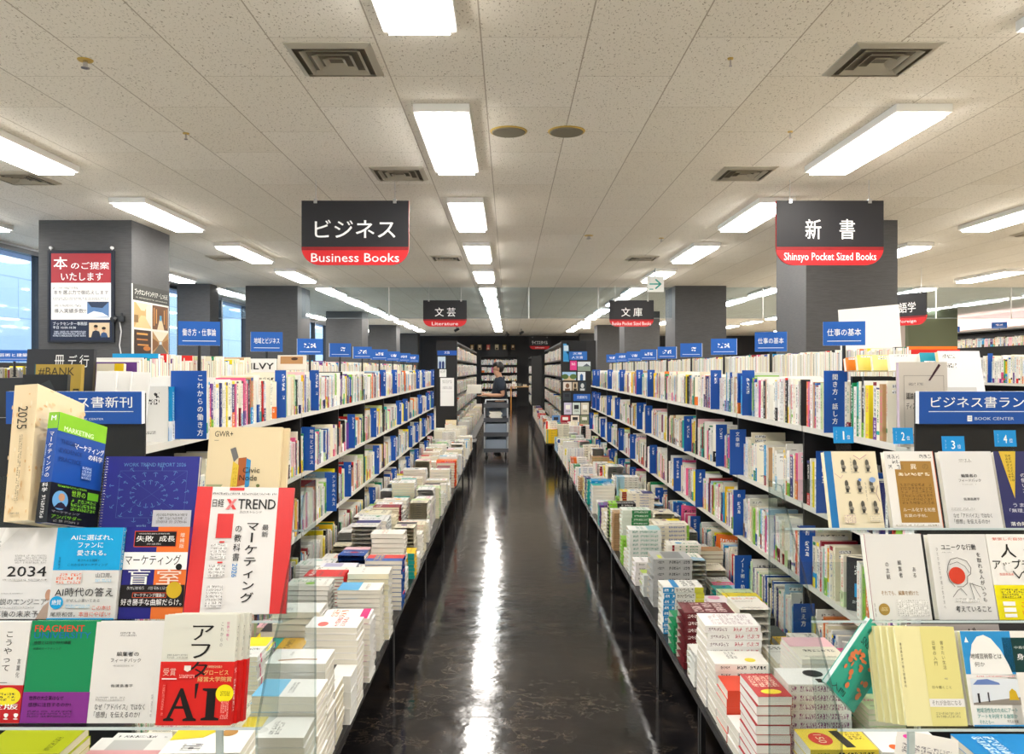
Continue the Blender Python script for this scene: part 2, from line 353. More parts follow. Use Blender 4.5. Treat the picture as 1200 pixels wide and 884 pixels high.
def floor_mat():
    m = mat('black_marble_floor', '#161412', .1, spec=.42)
    tc = nd(m, 'ShaderNodeTexCoord'); sx = nd(m, 'ShaderNodeSeparateXYZ'); lk(m, tc.outputs['Object'], sx.inputs[0])
    T = .45
    gx = math_(m, 'FLOOR', math_(m, 'DIVIDE', math_(m, 'ADD', sx.outputs[0], 50.06), T)); gy = math_(m, 'FLOOR', math_(m, 'DIVIDE', math_(m, 'ADD', sx.outputs[1], 50), T))
    cb = nd(m, 'ShaderNodeCombineXYZ'); lk(m, gx, cb.inputs[0]); lk(m, gy, cb.inputs[1])
    wn = nd(m, 'ShaderNodeTexWhiteNoise', noise_dimensions='2D'); lk(m, cb.outputs[0], wn.inputs[0])
    off = vmath(m, 'MULTIPLY', wn.outputs[1], (40, 40, 40)); P = vmath(m, 'ADD', tc.outputs['Object'], off)
    n1 = nd(m, 'ShaderNodeTexNoise'); n1.inputs['Scale'].default_value = 3.2; n1.inputs['Detail'].default_value = 7; n1.inputs['Roughness'].default_value = .65; n1.inputs['Distortion'].default_value = 1.4; lk(m, P, n1.inputs['Vector'])
    cloud = ramp(m, n1.outputs[0], [(.32, '#161618'), (.52, '#262426'), (.78, '#4a4036')])
    n2 = nd(m, 'ShaderNodeTexNoise'); n2.inputs['Scale'].default_value = 7; n2.inputs['Detail'].default_value = 7; n2.inputs['Roughness'].default_value = .72; n2.inputs['Distortion'].default_value = .3; lk(m, vmath(m, 'MULTIPLY', P, (1.0, 1.3, 1)), n2.inputs['Vector'])
    vein = ramp(m, math_(m, 'ABSOLUTE', math_(m, 'SUBTRACT', n2.outputs[0], .5)), [(0, (1, 1, 1, 1)), (.008, (.4, .4, .4, 1)), (.02, (0, 0, 0, 1))])
    n3 = nd(m, 'ShaderNodeTexNoise'); n3.inputs['Scale'].default_value = 2.1; n3.inputs['Detail'].default_value = 3; lk(m, P, n3.inputs['Vector'])
    vm = math_(m, 'MULTIPLY', vein, ramp(m, n3.outputs[0], [(.4, (0, 0, 0, 1)), (.65, (.55, .55, .55, 1))]))
    c = mixc(m, vm, cloud, lin('#85765f'))
    lk(m, c, BS(m).inputs['Base Color'])
    n4 = nd(m, 'ShaderNodeTexNoise'); n4.inputs['Scale'].default_value = 9; n4.inputs['Detail'].default_value = 4; lk(m, tc.outputs['Object'], n4.inputs['Vector'])
    r = nd(m, 'ShaderNodeMapRange', i_0=.5); r.inputs[1].default_value = .3; r.inputs[2].default_value = .7; r.inputs[3].default_value = .08; r.inputs[4].default_value = .15; lk(m, n4.outputs[0], r.inputs[0]); lk(m, r.outputs[0], BS(m).inputs['Roughness'])
    n5 = nd(m, 'ShaderNodeTexNoise'); n5.inputs['Scale'].default_value = 14; n5.inputs['Detail'].default_value = 2; lk(m, tc.outputs['Object'], n5.inputs['Vector'])
    bp = nd(m, 'ShaderNodeBump'); bp.inputs['Strength'].default_value = .05; bp.inputs['Distance'].default_value = .02; lk(m, n5.outputs[0], bp.inputs['Height']); lk(m, bp.outputs[0], BS(m).inputs['Normal'])
    return m
def slab(name, lo, hi, m):
    b = MB(); b.box(lo, hi, W1); return struct(b, name, m)
GREY = mat('dark_grey_column', '#55565a', .55); 
def col_mat():
    m = mat('column_wallpaper', '#505157', .6, spec=.3)
    tc = nd(m, 'ShaderNodeTexCoord'); n = nd(m, 'ShaderNodeTexNoise'); n.inputs['Scale'].default_value = 1; lk(m, vmath(m, 'MULTIPLY', tc.outputs['Object'], (12, 12, 160)), n.inputs['Vector'])
    lk(m, ramp(m, n.outputs[0], [(.3, '#4b4b4c'), (.7, '#555556')]), BS(m).inputs['Base Color']); return m
COLM = col_mat()
fb_ = MB()
for lo, hi, mi in (((-1.6, 2.0, -.1), (1.75, YB, 0), 0), ((XL-.1, YF, -.1), (-1.6, YB, 0), 1), ((1.75, YF, -.1), (XR, YB, 0), 1), ((-1.6, YF, -.1), (1.75, 2.0, 0), 1)): fb_.box(lo, hi, W1, mi)
struct(fb_, 'floor', [floor_mat(), mat('pale_bounce_floor', '#cfc6b4', .35)])  # pale floor around the marble is made up, to bounce light onto the ceiling
slab('ceiling', (XL, YF, CEIL), (XR, YB, CEIL+.1), ceiling_mat())
DARKW = mat('dark_back_wall', '#2a2a2d', .6); GREENW = mat('olive_wall', '#585f48', .7); BROWNW = mat('brown_wall', '#6b5f54', .7)
slab('wall_back', (XL, YB, 0), (XR, YB+.1, CEIL), DARKW)
slab('wall_right', (XR, YF, 0), (XR+.1, YB, CEIL), mat('pale_wall', '#cfc4c0', .7))
slab('wall_front', (XL, YF-.1, 0), (XR, YF, CEIL), mat('cream_wall', '#c9c3b8', .7))
slab('wall_partition', (9.17, 18.4, 0), (10.3, 18.55, CEIL-.002), GREENW)
slab('trim_1', (-.9, YB-.25, 0), (-.05, YB-.001, 2.55), BLACK)
# window wall on the left: sill wall, head, mullions, panes, pale building outside
b = MB(); b.box((XL-.1, YF, 0), (XL, YB, .5), W1); b.box((XL-.1, YF, CEIL-.03), (XL, YB, CEIL), W1); struct(b, 'wall_left', mat('window_sill_wall', '#8d9096', .6))
MULL = mat('dark_window_frame', '#34373c', .4, .3)
for i in range(12):
    y0 = -2.4+i*3.0
    fr = MB()
    for yy in (y0, y0+1.5): fr.box((XL-.09, yy-.035, .5), (XL+.03, yy+.035, CEIL-.03), W1)
    for zz in (.5, CEIL-.08): fr.box((XL-.08, y0, zz), (XL+.02, y0+3.0, zz+.05), W1)
    o = struct(fr, 'window_%d' % (i+1), MULL)
    p = MB(); p.box((XL-.05, y0, .5), (XL-.04, y0+3.0, CEIL-.03), W1); p.build('pane', acrylic('window_glass_%d' % i, '#e8f0f4', .1), o)
def ext_mat():
    m = mat('outside_concrete', '#9fb6cc', .8)
    tc = nd(m, 'ShaderNodeTexCoord'); br = nd(m, 'ShaderNodeTexBrick'); br.inputs['Scale'].default_value = 1; br.inputs['Brick Width'].default_value = 1.8; br.inputs['Row Height'].default_value = .9; br.inputs['Mortar Size'].default_value = .012
    br.inputs['Color1'].default_value = lin('#b3c6da'); br.inputs['Color2'].default_value = lin('#bccde0'); br.inputs['Mortar'].default_value = lin('#93aac2')
    sx = nd(m, 'ShaderNodeSeparateXYZ'); lk(m, tc.outputs['Object'], sx.inputs[0]); cb = nd(m, 'ShaderNodeCombineXYZ'); lk(m, sx.outputs[1], cb.inputs[0]); lk(m, sx.outputs[2], cb.inputs[1]); lk(m, cb.outputs[0], br.inputs['Vector'])
    lk(m, br.outputs[0], BS(m).inputs['Base Color']); return m
slab('exterior_wall', (-11.2, YF, -.1), (-11, 60, 5.2), ext_mat())
slab('exterior_soffit', (-6.5, YF, CEIL+.05), (XL-.1, 60, CEIL+.15), mat('outside_soffit', '#b4b6d2', .7))
slab('exterior_ground', (-11, YF, -.15), (XL-.1, 60, -.05), mat('outside_paving', '#9aa7b3', .8))
# smoke curtain: a hanging strip of glass across the shop, on thin rods
GY = 13.9
b = MB(); b.box((XL, GY, CEIL-.53), (XR, GY+.008, CEIL), W1); o = b.build('smoke_curtain', GLASS); tag(o, 'long clear glass strip hanging from the ceiling across the whole shop', 'smoke curtain')
b = MB(); b.box((XL, GY-.003, CEIL-.538), (XR, GY+.011, CEIL-.53), W1); b.build('bottom_edge', mat('glass_edge_rail', '#8d979c', .4), o)
for i, x in enumerate((-4.3, -2.07, .35, 1.55, 4.4, 7.4, 8.7)):
    b = MB(); b.cyl((x, GY-.015, CEIL-.54), (x, GY-.015, CEIL), .011, W1, 8); b.build('rod', mat('rod_%d' % i, '#d8d8d4', .4) if i == 0 else bpy.data.materials['rod_0'], o)

# ---------------------------------------------------------------- ceiling lamps, vents, loudspeakers
LENS = mat('lit_diffuser', '#ffffff', .5, emit='#fffaf3', es=LAMP); HOUS = mat('lamp_housing', '#f1f1ee', .45)
def lamp(x, yfar, label):
    t = thing('ceiling_lamp', label, 'ceiling lamp', (x, yfar-.65, CEIL), group='ceiling lamps')
    h = MB(); w, l = .15, .665
    h.box((-w, -l, -.045), (w, l, -.001), W1); h.build('housing', HOUS, t)
    d = MB(); a, c = .125, .64
    q = [(-a, -c), (a, -c), (a, c), (-a, c)]; e = [(x_*.985, y_*.997) for x_, y_ in q]
    for i in range(4):
        j = (i+1) % 4; d.face([(*q[j], -.046), (*q[i], -.046), (*e[i], -.066), (*e[j], -.066)], W1)
    d.face([(*e[k], -.066) for k in (3, 2, 1, 0)], W1); d.build('diffuser', LENS, t)
rows = [(-5.05, 'row beside the windows'), (-3.15, 'row over the island beside the posters'), (-.36, 'row over the central aisle'), (2.22, 'row over the pocket-book bookcase'), (4.6, 'first row beyond the pocket-book columns'), (7.15, 'second row beyond the pocket-book columns'), (9.7, 'row nearest the far side wall')]
for x, nm in rows:
    for k in range(-1, 13):
        yf = 3.26+2.335*k
        if yf > 31: continue
        lamp(x, yf, 'lit white ceiling lamp, %s of the %s' % (ORD[k+2], nm))
VENT = mat('vent_enamel', '#cbc5b6', .5)
VD = mat('vent_gap', '#5d574b', .8)
vents = [(-.79, 3.67), (1.70, 3.67), (-.79, 5.80), (1.70, 5.80), (-3.6, 5.93), (-.79, 10.2), (1.70, 10.2), (-3.6, 10.2), (4.6+.9, 8.3), (4.6+.9, 12.2)]
vl = ['square air vent above and before the business sign', 'square air vent above and before the pocket-book sign', 'small-looking vent just above the business sign', 'air vent straight above the pocket-book sign edge', 'air vent beside the nearest window lamp', 'distant vent between business and literature signs', 'distant vent before the pocket-book column', 'distant vent near the window side columns', 'vent beyond the pocket-book column', 'far vent near the side rows of lamps']
for (x, y), lb in zip(vents, vl):
    t = thing('air_vent', lb, 'air vent', (x, y, CEIL), group='ceiling air vents')
    b = MB(); b.box((-.175, -.185, -.004), (.175, .185, -.001), W1); b.build('backing', VD, t)
    for k, a in enumerate((.19, .135, .09, .05)):
        b = MB(); o_, i_ = a, a-(.03 if k == 0 else .02); zo, zi = (-.006, -.02) if k == 0 else (-.022, -.006)
        Q = lambda r, z: [(-r, -r*1.04, z), (r, -r*1.04, z), (r, r*1.04, z), (-r, r*1.04, z)]
        A, B = Q(o_, zo), Q(i_, zi)
        for i in range(4):
            j = (i+1) % 4; b.face([A[j], A[i], B[i], B[j]], W1); b.face([A[i], A[j], B[j], B[i]], W1)
            if k == 0: C_ = Q(o_, -.001); b.face([A[i], A[j], C_[j], C_[i]], W1)
        b.build('vent_ring', VENT, t)
SPK = mat('speaker_mesh', '#6f6a58', .8); RIM = mat('yellowed_rim', '#b7983c', .5)
for x, lb in ((0.0, 'round ceiling loudspeaker beside the aisle lamp'), (.345, 'round ceiling loudspeaker with wide yellowed rim, away from the aisle lamp')):
    t = thing('ceiling_speaker', lb, 'loudspeaker', (x, 4.78, CEIL), group='ceiling loudspeakers')
    b = MB(); b.cyl((0, 0, -.001), (0, 0, -.006), .112, W1, 32, r2=.108); b.build('rim', RIM, t)
    b = MB(); b.cyl((0, .004, -.006), (0, .004, -.011), .1, W1, 32, r2=.096); b.build('mesh_cover', SPK, t)
# small ceiling fittings
def fit(px, py, label, r=.03):
    D = F*1.42/(HY-py); x = (px-CX)/F*D
    t = thing('sprinkler_head', label, 'sprinkler', (x, D, CEIL), group='ceiling sprinklers')
    b = MB(); b.cyl((0, 0, -.001), (0, 0, -.006), r, W1, 16, r2=r*.9); b.build('escutcheon', RIM, t)
    b = MB(); b.cyl((0, 0, -.006), (0, 0, -.035), r*.3, W1, 10); b.cyl((0, 0, -.035), (0, 0, -.039), r*.55, W1, 14); b.build('nozzle', CHROME, t)
for px, py, lb, r in ((100, 70, 'chrome sprinkler above the window side lamp', .035), (218, 156, 'small sprinkler near the poster column lamp', .02), (856, 68, 'dark small fitting before the pocket-book vent', .014), (926, 154, 'small sprinkler beside the pocket-book lamp', .016), (690, 276, 'small fitting beyond the loudspeakers', .05), (775, 279, 'small sprinkler beside the far pocket-book lamps', .03)):
    fit(px, py, lb, r)

# ---------------------------------------------------------------- columns with their posters
for i in range(5):
    y = 7.63+6.0*i
    slab('column_left_%d' % (i+1), (-4.47, y, 0), (-3.585, y+.85, CEIL), COLM)
    slab('column_right_%d' % (i+1), (2.83, y, 0), (3.70, y+.85, CEIL), COLM)
slab('column_window', (-5.5, 13.3, 0), (-4.95, 13.7, CEIL), COLM)
NAVY = '#1d2740'
def board(name, label, cat, O, U, V, w, h, ops, base, thick=.012, m=None, group=None, edge=None):
    """a flat printed board: real thickness, print on its front"""
    O, U, V = Vector(O), Vector(U).normalized(), Vector(V).normalized(); N = U.cross(V)
    M = Matrix((U, -N, V)).transposed().to_4x4(); M.translation = O
    b = MB(); b.box((0, 0, 0), (w, thick, h), lin(edge or base)); b.face([(0, -.0001, 0), (w, -.0001, 0), (w, -.0001, h), (0, -.0001, h)], lin(base))
    draw(b, (0, 0, 0), (1, 0, 0), (0, 0, 1), w, h, ops)
    o = b.build(name, m or PLAIN); o.matrix_world = M
    if label: tag(o, label, cat, group)
    return o
def photo(x0, y0, x1, y1, kind):
    X = lambda f: x0+(x1-x0)*f
    Y = lambda f: y0+(y1-y0)*f
    if kind == 'room': return [('r', x0, y0, x1, y1, '#caa56c'), ('p', [(X(0), Y(1)), (X(1), Y(1)), (X(.66), Y(.5)), (X(.4), Y(.5))], '#e3c48e'), ('r', X(0), Y(.5), X(.25), Y(.8), '#8a6a3c'), ('p', [(X(.7), Y(0)), (X(1), Y(0)), (X(1), Y(.95)), (X(.7), Y(.6))], '#ddd7c6'), ('p', [(X(.1), Y(0)), (X(.8), Y(0)), (X(.62), Y(.3)), (X(.42), Y(.3))], '#f2dfb4')]
    if kind == 'hall': return [('r', x0, y0, x1, y1, '#6b4424'), ('p', [(X(.3), Y(1)), (X(.75), Y(1)), (X(.55), Y(.45)), (X(.48), Y(.45))], '#e8d5b0'), ('r', X(.45), Y(.4), X(.58), Y(.62), '#4fa0c8'), ('r', X(.08), Y(.1), X(.14), Y(.85), '#c98a48'), ('r', X(.22), Y(.15), X(.28), Y(.75), '#d9a25c'), ('r', X(.72), Y(.15), X(.78), Y(.75), '#d9a25c'), ('r', X(.86), Y(.1), X(.92), Y(.9), '#b5763a')]
    if kind == 'bar': return [('r', x0, y0, x1, y1, '#3a2415'), ('r', X(.15), Y(.12), X(.8), Y(.2), '#e0a24e'), ('r', X(.15), Y(.36), X(.8), Y(.42), '#c8803a'), ('r', X(.2), Y(.58), X(.85), Y(.64), '#d99748'), ('e', X(.75), Y(.75), (x1-x0)*.22, (y1-y0)*.1, '#c97a2a')]
    if kind == 'aisle': return [('r', x0, y0, x1, y1, '#b78d5a'), ('p', [(X(0), Y(1)), (X(1), Y(1)), (X(.58), Y(.55)), (X(.42), Y(.55))], '#6d6357'), ('p', [(X(0), Y(0)), (X(1), Y(0)), (X(.6), Y(.4)), (X(.4), Y(.4))], '#efe6cf'), ('r', X(.42), Y(.42), X(.58), Y(.55), '#cfd8de'), ('p', [(X(0), Y(.3)), (X(.36), Y(.45)), (X(.36), Y(.6)), (X(0), Y(.85))], '#8a5a2e'), ('p', [(X(1), Y(.3)), (X(.64), Y(.45)), (X(.64), Y(.6)), (X(1), Y(.85))], '#9c6a3a')]
    if kind == 'blue': return [('r', x0, y0, x1, y1, '#5c7fae'), ('p', [(X(0), Y(0)), (X(1), Y(0)), (X(.7), Y(.4)), (X(.2), Y(.35))], '#2f3c55'), ('p', [(X(0), Y(1)), (X(1), Y(.95)), (X(.7), Y(.7)), (X(.3), Y(.6)), (X(0), Y(.8))], '#e8f0f8')]
    if kind == 'people': return [('r', x0, y0, x1, y1, '#d8c2a0'), ('e', X(.33), Y(.35), (x1-x0)*.1, (y1-y0)*.17, '#c79a78'), ('e', X(.33), Y(.24), (x1-x0)*.1, (y1-y0)*.1, '#20160f'), ('p', [(X(.1), Y(1)), (X(.18), Y(.6)), (X(.33), Y(.52)), (X(.5), Y(.6)), (X(.58), Y(1))], '#232a3c'), ('e', X(.72), Y(.48), (x1-x0)*.09, (y1-y0)*.15, '#d0a684'), ('e', X(.72), Y(.38), (x1-x0)*.1, (y1-y0)*.1, '#24180f'), ('p', [(X(.56), Y(1)), (X(.6), Y(.72)), (X(.72), Y(.64)), (X(.86), Y(.72)), (X(.92), Y(1))], '#34507c')]
cy = 7.63
A, B_ = W(58.5, 399, cy-.02), W(131.5, 296, cy-.02)
ops = [('r', 0, 0, 1, 1, NAVY), ('r', .02, .01, .98, .345, '#a8323a'), ('r', .02, .345, .98, .765, '#f4f1ee'), ('t', .06, .05, .28, .19, '#ffffff', '本', .02), ('t', .34, .11, .95, .19, '#ffffff', 'のご提案', .01), ('t', .18, .23, .85, .32, '#ffffff', 'いたします', .01),
       ('g', .05, .39, .45, .42, '#f4f1ee', '#777777', 14, 1), ('t', .06, .43, .94, .48, '#3c3c40', '本を選ぶ力で御応えします'), ('g', .05, .51, .95, .545, '#f4f1ee', '#888888', 40, 2), ('t', .07, .64, .58, .69, '#3c3c40', '導入実績多数!!'), ('g', .05, .59, .5, .62, '#f4f1ee', '#888888', 20, 1)]
ops += photo(.6, .56, .95, .74, 'blue')+[('t', .05, .79, .6, .83, '#e8ecf4', 'ブックセンター専務部'), ('t', .05, .84, .42, .87, '#e8ecf4', '平日 10:00-18:30'), ('g', .05, .89, .58, .96, NAVY, '#c8d0e0', 40, 3)]+photo(.63, .8, .96, .965, 'people')
o = board('column_poster', 'red, white and navy framed poster on the front of the grey column', 'poster', A, (1, 0, 0), (0, 0, 1), B_.x-A.x, B_.z-A.z, ops, NAVY, .018)
fr = MB(); w_, h_ = B_.x-A.x, B_.z-A.z
for lo, hi in (((-.02, -.006, -.02), (0, .018, h_+.02)), ((w_, -.006, -.02), (w_+.02, .018, h_+.02)), ((0, -.006, -.02), (w_, .018, 0)), ((0, -.006, h_), (w_, .018, h_+.02))): fr.box(lo, hi, lin('#20242e'))
fr.build('poster_frame', PLAIN, o)
for x in (.005, w_-.005):
    b = MB(); b.cyl((x, -.004, h_+.045), (x, .019, h_+.045), .014, lin('#d8d8d8'), 12); b.cyl((x, .006, h_+.045), (x, .006, h_+.01), .003, lin('#d8d8d8'), 6); b.build('hanging_pin', PLAIN, o)
xs = -3.585+.018
def D_at(px): return xs*F/(px-CX)
y0, y1 = D_at(155.5), D_at(197.5); zt = EYE-(332-HY)/F*y0; zb = EYE-(417.5-HY)/F*y0
g_ = [('r', 0, 0, 1, .225, '#33342f'), ('t', .05, .06, .97, .14, '#f4f2ea', 'ブックエンドインテリア・しつらえ', .02), ('g', .08, .17, .95, .19, '#33342f', '#c8c6ba', 30, 1)]+photo(.03, .25, .48, .6, 'room')+photo(.52, .25, .98, .6, 'hall')+photo(.03, .63, .48, .97, 'bar')+photo(.52, .63, .98, .97, 'aisle')
board('column_poster', 'poster of four brown shop interiors on the side of the grey column', 'poster', (xs, y0, zb), (0, 1, 0), (0, 0, 1), y1-y0, zt-zb, g_, '#f2efe6', .012)
t = thing('wall_camera', 'small black camera with a white cord on the poster column', 'camera', W(142, 374, cy), (0, 0, 0))
b = MB(); b.box((-.055, -.05, -.03), (.045, -.01, .025), W1); b.cyl((-.03, -.05, 0), (-.045, -.085, -.012), .026, W1, 14); b.cyl((.0, -.0, .0), (0, -.012, 0), .03, W1, 14); b.cyl((.02, -.03, .02), (.02, -.03, .055), .01, W1, 8); b.build('camera_body', DARKP, t)
b = MB(); b.tube([(0, -.03, -.03), (.01, -.02, -.12), (-.01, -.012, -.25), (.012, -.012, -.38), (-.025, -.012, -.52), (-.02, -.012, -.75)], .006, W1, 8); b.build('cord', mat('white_cord', '#d8d8d8', .5), t)

# ---------------------------------------------------------------- hanging category signs
def hang_sign(px0, px1, D, label, jp, en, boxjp, boxen, yaw=0.0, top=2.81, w=.8, h=.48, x=None):
    xx = ((px0+px1)/2-CX)/F*D if x is None else x
    t = thing('hanging_sign', label, 'hanging sign', (xx, D, top), (0, 0, yaw), 'hanging category signs')
    b = MB(); r = .13; n = 8
    prof = [(-w/2, 0), (-w/2, -h+r)]+[(-w/2+r-r*math.cos(a), -h+r-r*math.sin(a)) for a in [math.pi/2*i/n for i in range(1, n+1)]]+[(w/2-r+r*math.sin(a), -h+r-r*math.cos(a)) for a in [math.pi/2*i/n for i in range(0, n+1)]]+[(w/2, 0)]
    zc = -h*.72
    up = [(-w/2, 0), (-w/2, zc), (w/2, zc), (w/2, 0)]
    lo = [(-w/2, zc)]+[p for p in prof if p[1] < zc]+[(w/2, zc)]
    for y, s in ((-.012, 1), (.012, -1)):
        b.face([(p[0], y, p[1]) for p in (up if s > 0 else up[::-1])], lin('#252529')); b.face([(p[0], y, p[1]) for p in (lo if s > 0 else lo[::-1])], lin('#d8262c'))
    for p, q in zip(prof, prof[1:]+prof[:1]): b.face([(p[0], .012, p[1]), (q[0], .012, q[1]), (q[0], -.012, q[1]), (p[0], -.012, p[1])], lin('#252529') if p[1] >= zc and q[1] >= zc else lin('#d8262c'))
    b.box((-w/2, -.0125, zc-.025), (w/2, -.0121, zc), lin('#8e1c20'))
    draw(b, (-w/2, -.0126, -h), (1, 0, 0), (0, 0, 1), w, h, [('t', *boxjp, '#ffffff', jp, .012), ('t', *boxen, '#ffffff', en, .014)], m=0)
    b.build('sign_board', PLAIN, t)
    for x_ in (-w*.37, w*.37):
        b = MB(); b.cyl((x_, 0, -.01), (x_, 0, CEIL-top-.002), .003, W1, 6); o = b.build('hanging_wire', WIRE, t); b = MB(); b.box((x_-.012, -.02, -.02), (x_+.012, .02, .01), W1); b.build('clip', WIRE, o)
hang_sign(354, 479, 6.0, 'black and red sign reading Business Books over the wide left-hand shelves', 'ビジネス', 'Business Books', (.125, .3, .875, .58), (.09, .82, .91, .955))
hang_sign(909, 1035, 6.0, 'black and red sign reading Shinsyo Pocket Sized Books before the column', '新　書', 'Shinsyo Pocket Sized Books', (.27, .29, .73, .6), (.07, .81, .93, .965))
hang_sign(496, 547, 13.6, 'distant black and red sign reading Literature', '文 芸', 'Literature', (.27, .28, .74, .62), (.2, .83, .8, .95), top=2.72, w=.74, h=.445)
hang_sign(714, 766, 13.6, 'distant black and red sign reading Bunko Pocket Sized Books', '文 庫', 'Bunko Pocket Sized Books', (.27, .28, .74, .62), (.06, .82, .94, .95), top=2.72, w=.75, h=.445)
hang_sign(621, 644, 32.5, 'farthest black and red sign, by the dark back wall', 'ライフスタイル', 'Lifestyle', (.1, .3, .9, .6), (.27, .83, .73, .95), top=2.85)
hang_sign(1053, 1073, 11.3, 'black and red sign turned sideways beyond the pocket-book column', '語学', 'Foreign', (.3, .28, .74, .6), (.3, .83, .75, .95), yaw=-1.15, top=2.62, h=.45, w=.62)
# small exit arrow signs under the ceiling
GRN = '#2aa39a'
for px, py, D, lb in ((768, 333, 11.2, 'nearer white arrow sign under the row of ceiling lamps'), (687, 381, 22.0, 'farther small white arrow sign near the end of the lamp rows')):
    c = W(px, py, D); s_ = .22 if D < 15 else .2
    t = board('arrow_sign', lb, 'exit sign', (c.x-s_/2, D, c.z-s_/2), (1, 0, 0), (0, 0, 1), s_*1.05, s_, [('l', [(.15, .5), (.8, .5)], .02, GRN), ('l', [(.5, .22), (.8, .5), (.5, .78)], .02, GRN), ('r', .12, .8, .35, .86, GRN)], '#f4f8f6', .03)
    b = MB(); b.cyl((s_/2, .015, s_), (s_/2, .015, CEIL-c.z+s_/2-.002), .008, W1, 8); b.build('stem', WIRE, t)
# ---------------------------------------------------------------- the two long bookcases beside the aisle
TIERS = [1.30, .965, .63, .295]
TNAME = ['top shelf', 'second shelf', 'third shelf', 'lowest shelf']
Y0, NB = 2.5, 10
SIDES = {'L': dict(x=-1.165, s=-1, nm='business bookcase'), 'R': dict(x=1.285, s=1, nm='pocket-book bookcase')}
BACKP = mat('black_back_panel', '#141416', .5)
LABELS = mat('shelf_price_rail', '#c9c8c2', .4)
for k, sd in SIDES.items():
    x, s = sd['x'], sd['s']
    t = thing('bookcase', 'long black double-sided bookcase with white shelves, left of the aisle under the business sign' if k == 'L' else 'long black double-sided bookcase with white shelves, right of the aisle under the pocket-book sign', 'bookcase', (x, Y0, 0))
    b = MB(); b.box((s*.255-.006, 0, 0), (s*.255+.006, NB, 1.40), W1); b.build('back_panel', BACKP, t)
    b = MB(); b.box((min(0, s*.5), -.02, 0), (max(0, s*.5), 0, 1.40), W1); b.build('end_panel', BACKP, t)
    b = MB(); b.box((min(0, s*.5), NB, 0), (max(0, s*.5), NB+.02, 1.5), W1); b.build('end_panel', BACKP, t)
    for i in range(0, NB+1):
        b = MB(); b.box((min(s*.002, s*.245), i-.008, 0), (max(s*.002, s*.245), i+.008, 1.285), W1)
        for q in range(24): b.box((s*.0015-.0006, i-.003, .1+q*.05), (s*.0015+.0006, i+.003, .115+q*.05), lin('#000000'))
        if i: b.build('upright', BLACK, t)
        b = MB(); b.box((min(s*.262, s*.5), i-.008, 0), (max(s*.262, s*.5), i+.008, 1.285), W1); b.build('upright', BLACK, t)
    for i in range(NB):
        for z in TIERS:
            b = MB(); b.box((min(0, s*.25), i+.009, z-.02), (max(0, s*.25), i+.991, z), W1); b.box((min(-s*.004, 0), i+.009, z-.021), (max(-s*.004, 0), i+.991, z+.003), W1)
            b.build('shelf_board', WHITEM, t)
        for z in (TIERS[0]+.05, TIERS[1]):
            b = MB(); b.box((min(s*.262, s*.5), i+.009, z-.02), (max(s*.262, s*.5), i+.991, z), W1); b.build('back_shelf_board', WHITEM, t)
    b = MB(); b.box((min(s*.0, s*.5), 0.002, .0), (max(s*.0, s*.5), NB-.002, .08), W1); b.build('base', BLACK, t)

# display tables in front of the bookcases: black tops on thin legs with a front lip
TAB = {'L': dict(x0=-1.158, x1=-.557, edges=[2.12, 3.92, 5.43, 6.94, 8.45, 9.96, 11.47, 12.5], nm='business bookcase'), 'R': dict(x0=.715, x1=1.278, edges=[2.10, 3.02, 3.87, 4.73, 5.60, 6.46, 7.32, 8.19, 9.05, 9.91, 10.78, 11.64, 12.5], nm='pocket-book bookcase')}
TZ = .32
BLG = mat('black_table_laminate', '#1b1b1d', .3)
for k, d in TAB.items():
    d['y0'] = d['edges'][0]
    for i in range(len(d['edges'])-1):
        a = d['edges'][i]; e = d['edges'][i+1]-.004
        t = thing('display_table', 'black low display table, %s from the front along the %s' % (ORD[i], d['nm']), 'table', ((d['x0']+d['x1'])/2, (a+e)/2, 0), group='display tables')
        hx, hy = (d['x1']-d['x0'])/2, (e-a)/2
        b = MB(); b.box((-hx, -hy, TZ-.03), (hx, hy, TZ), W1); b.build('table_top', BLG, t)
        ex = hx if k == 'L' else -hx
        b = MB(); b.box((ex-.003, -hy, TZ-.036), (ex+.003, hy, TZ-.0008), W1); b.build('front_lip', BLACKG, t)
        b = MB(); iz = -ex*.2; b.box((iz-.006, -hy+.01, .0), (iz+.006, hy-.01, TZ-.031), W1); b.build('kick_panel', BLACKG, t)
        for lx in (-hx+.012, hx-.012):
            for ly in (-hy+.014, hy-.014):
                b = MB(); b.box((lx-.009, ly-.009, 0), (lx+.009, ly+.009, TZ-.031), W1); o = b.build('leg', BLACK, t); b = MB(); b.cyl((lx, ly, .0), (lx, ly, .012), .0125, W1, 10); b.build('foot', DARKP, o)

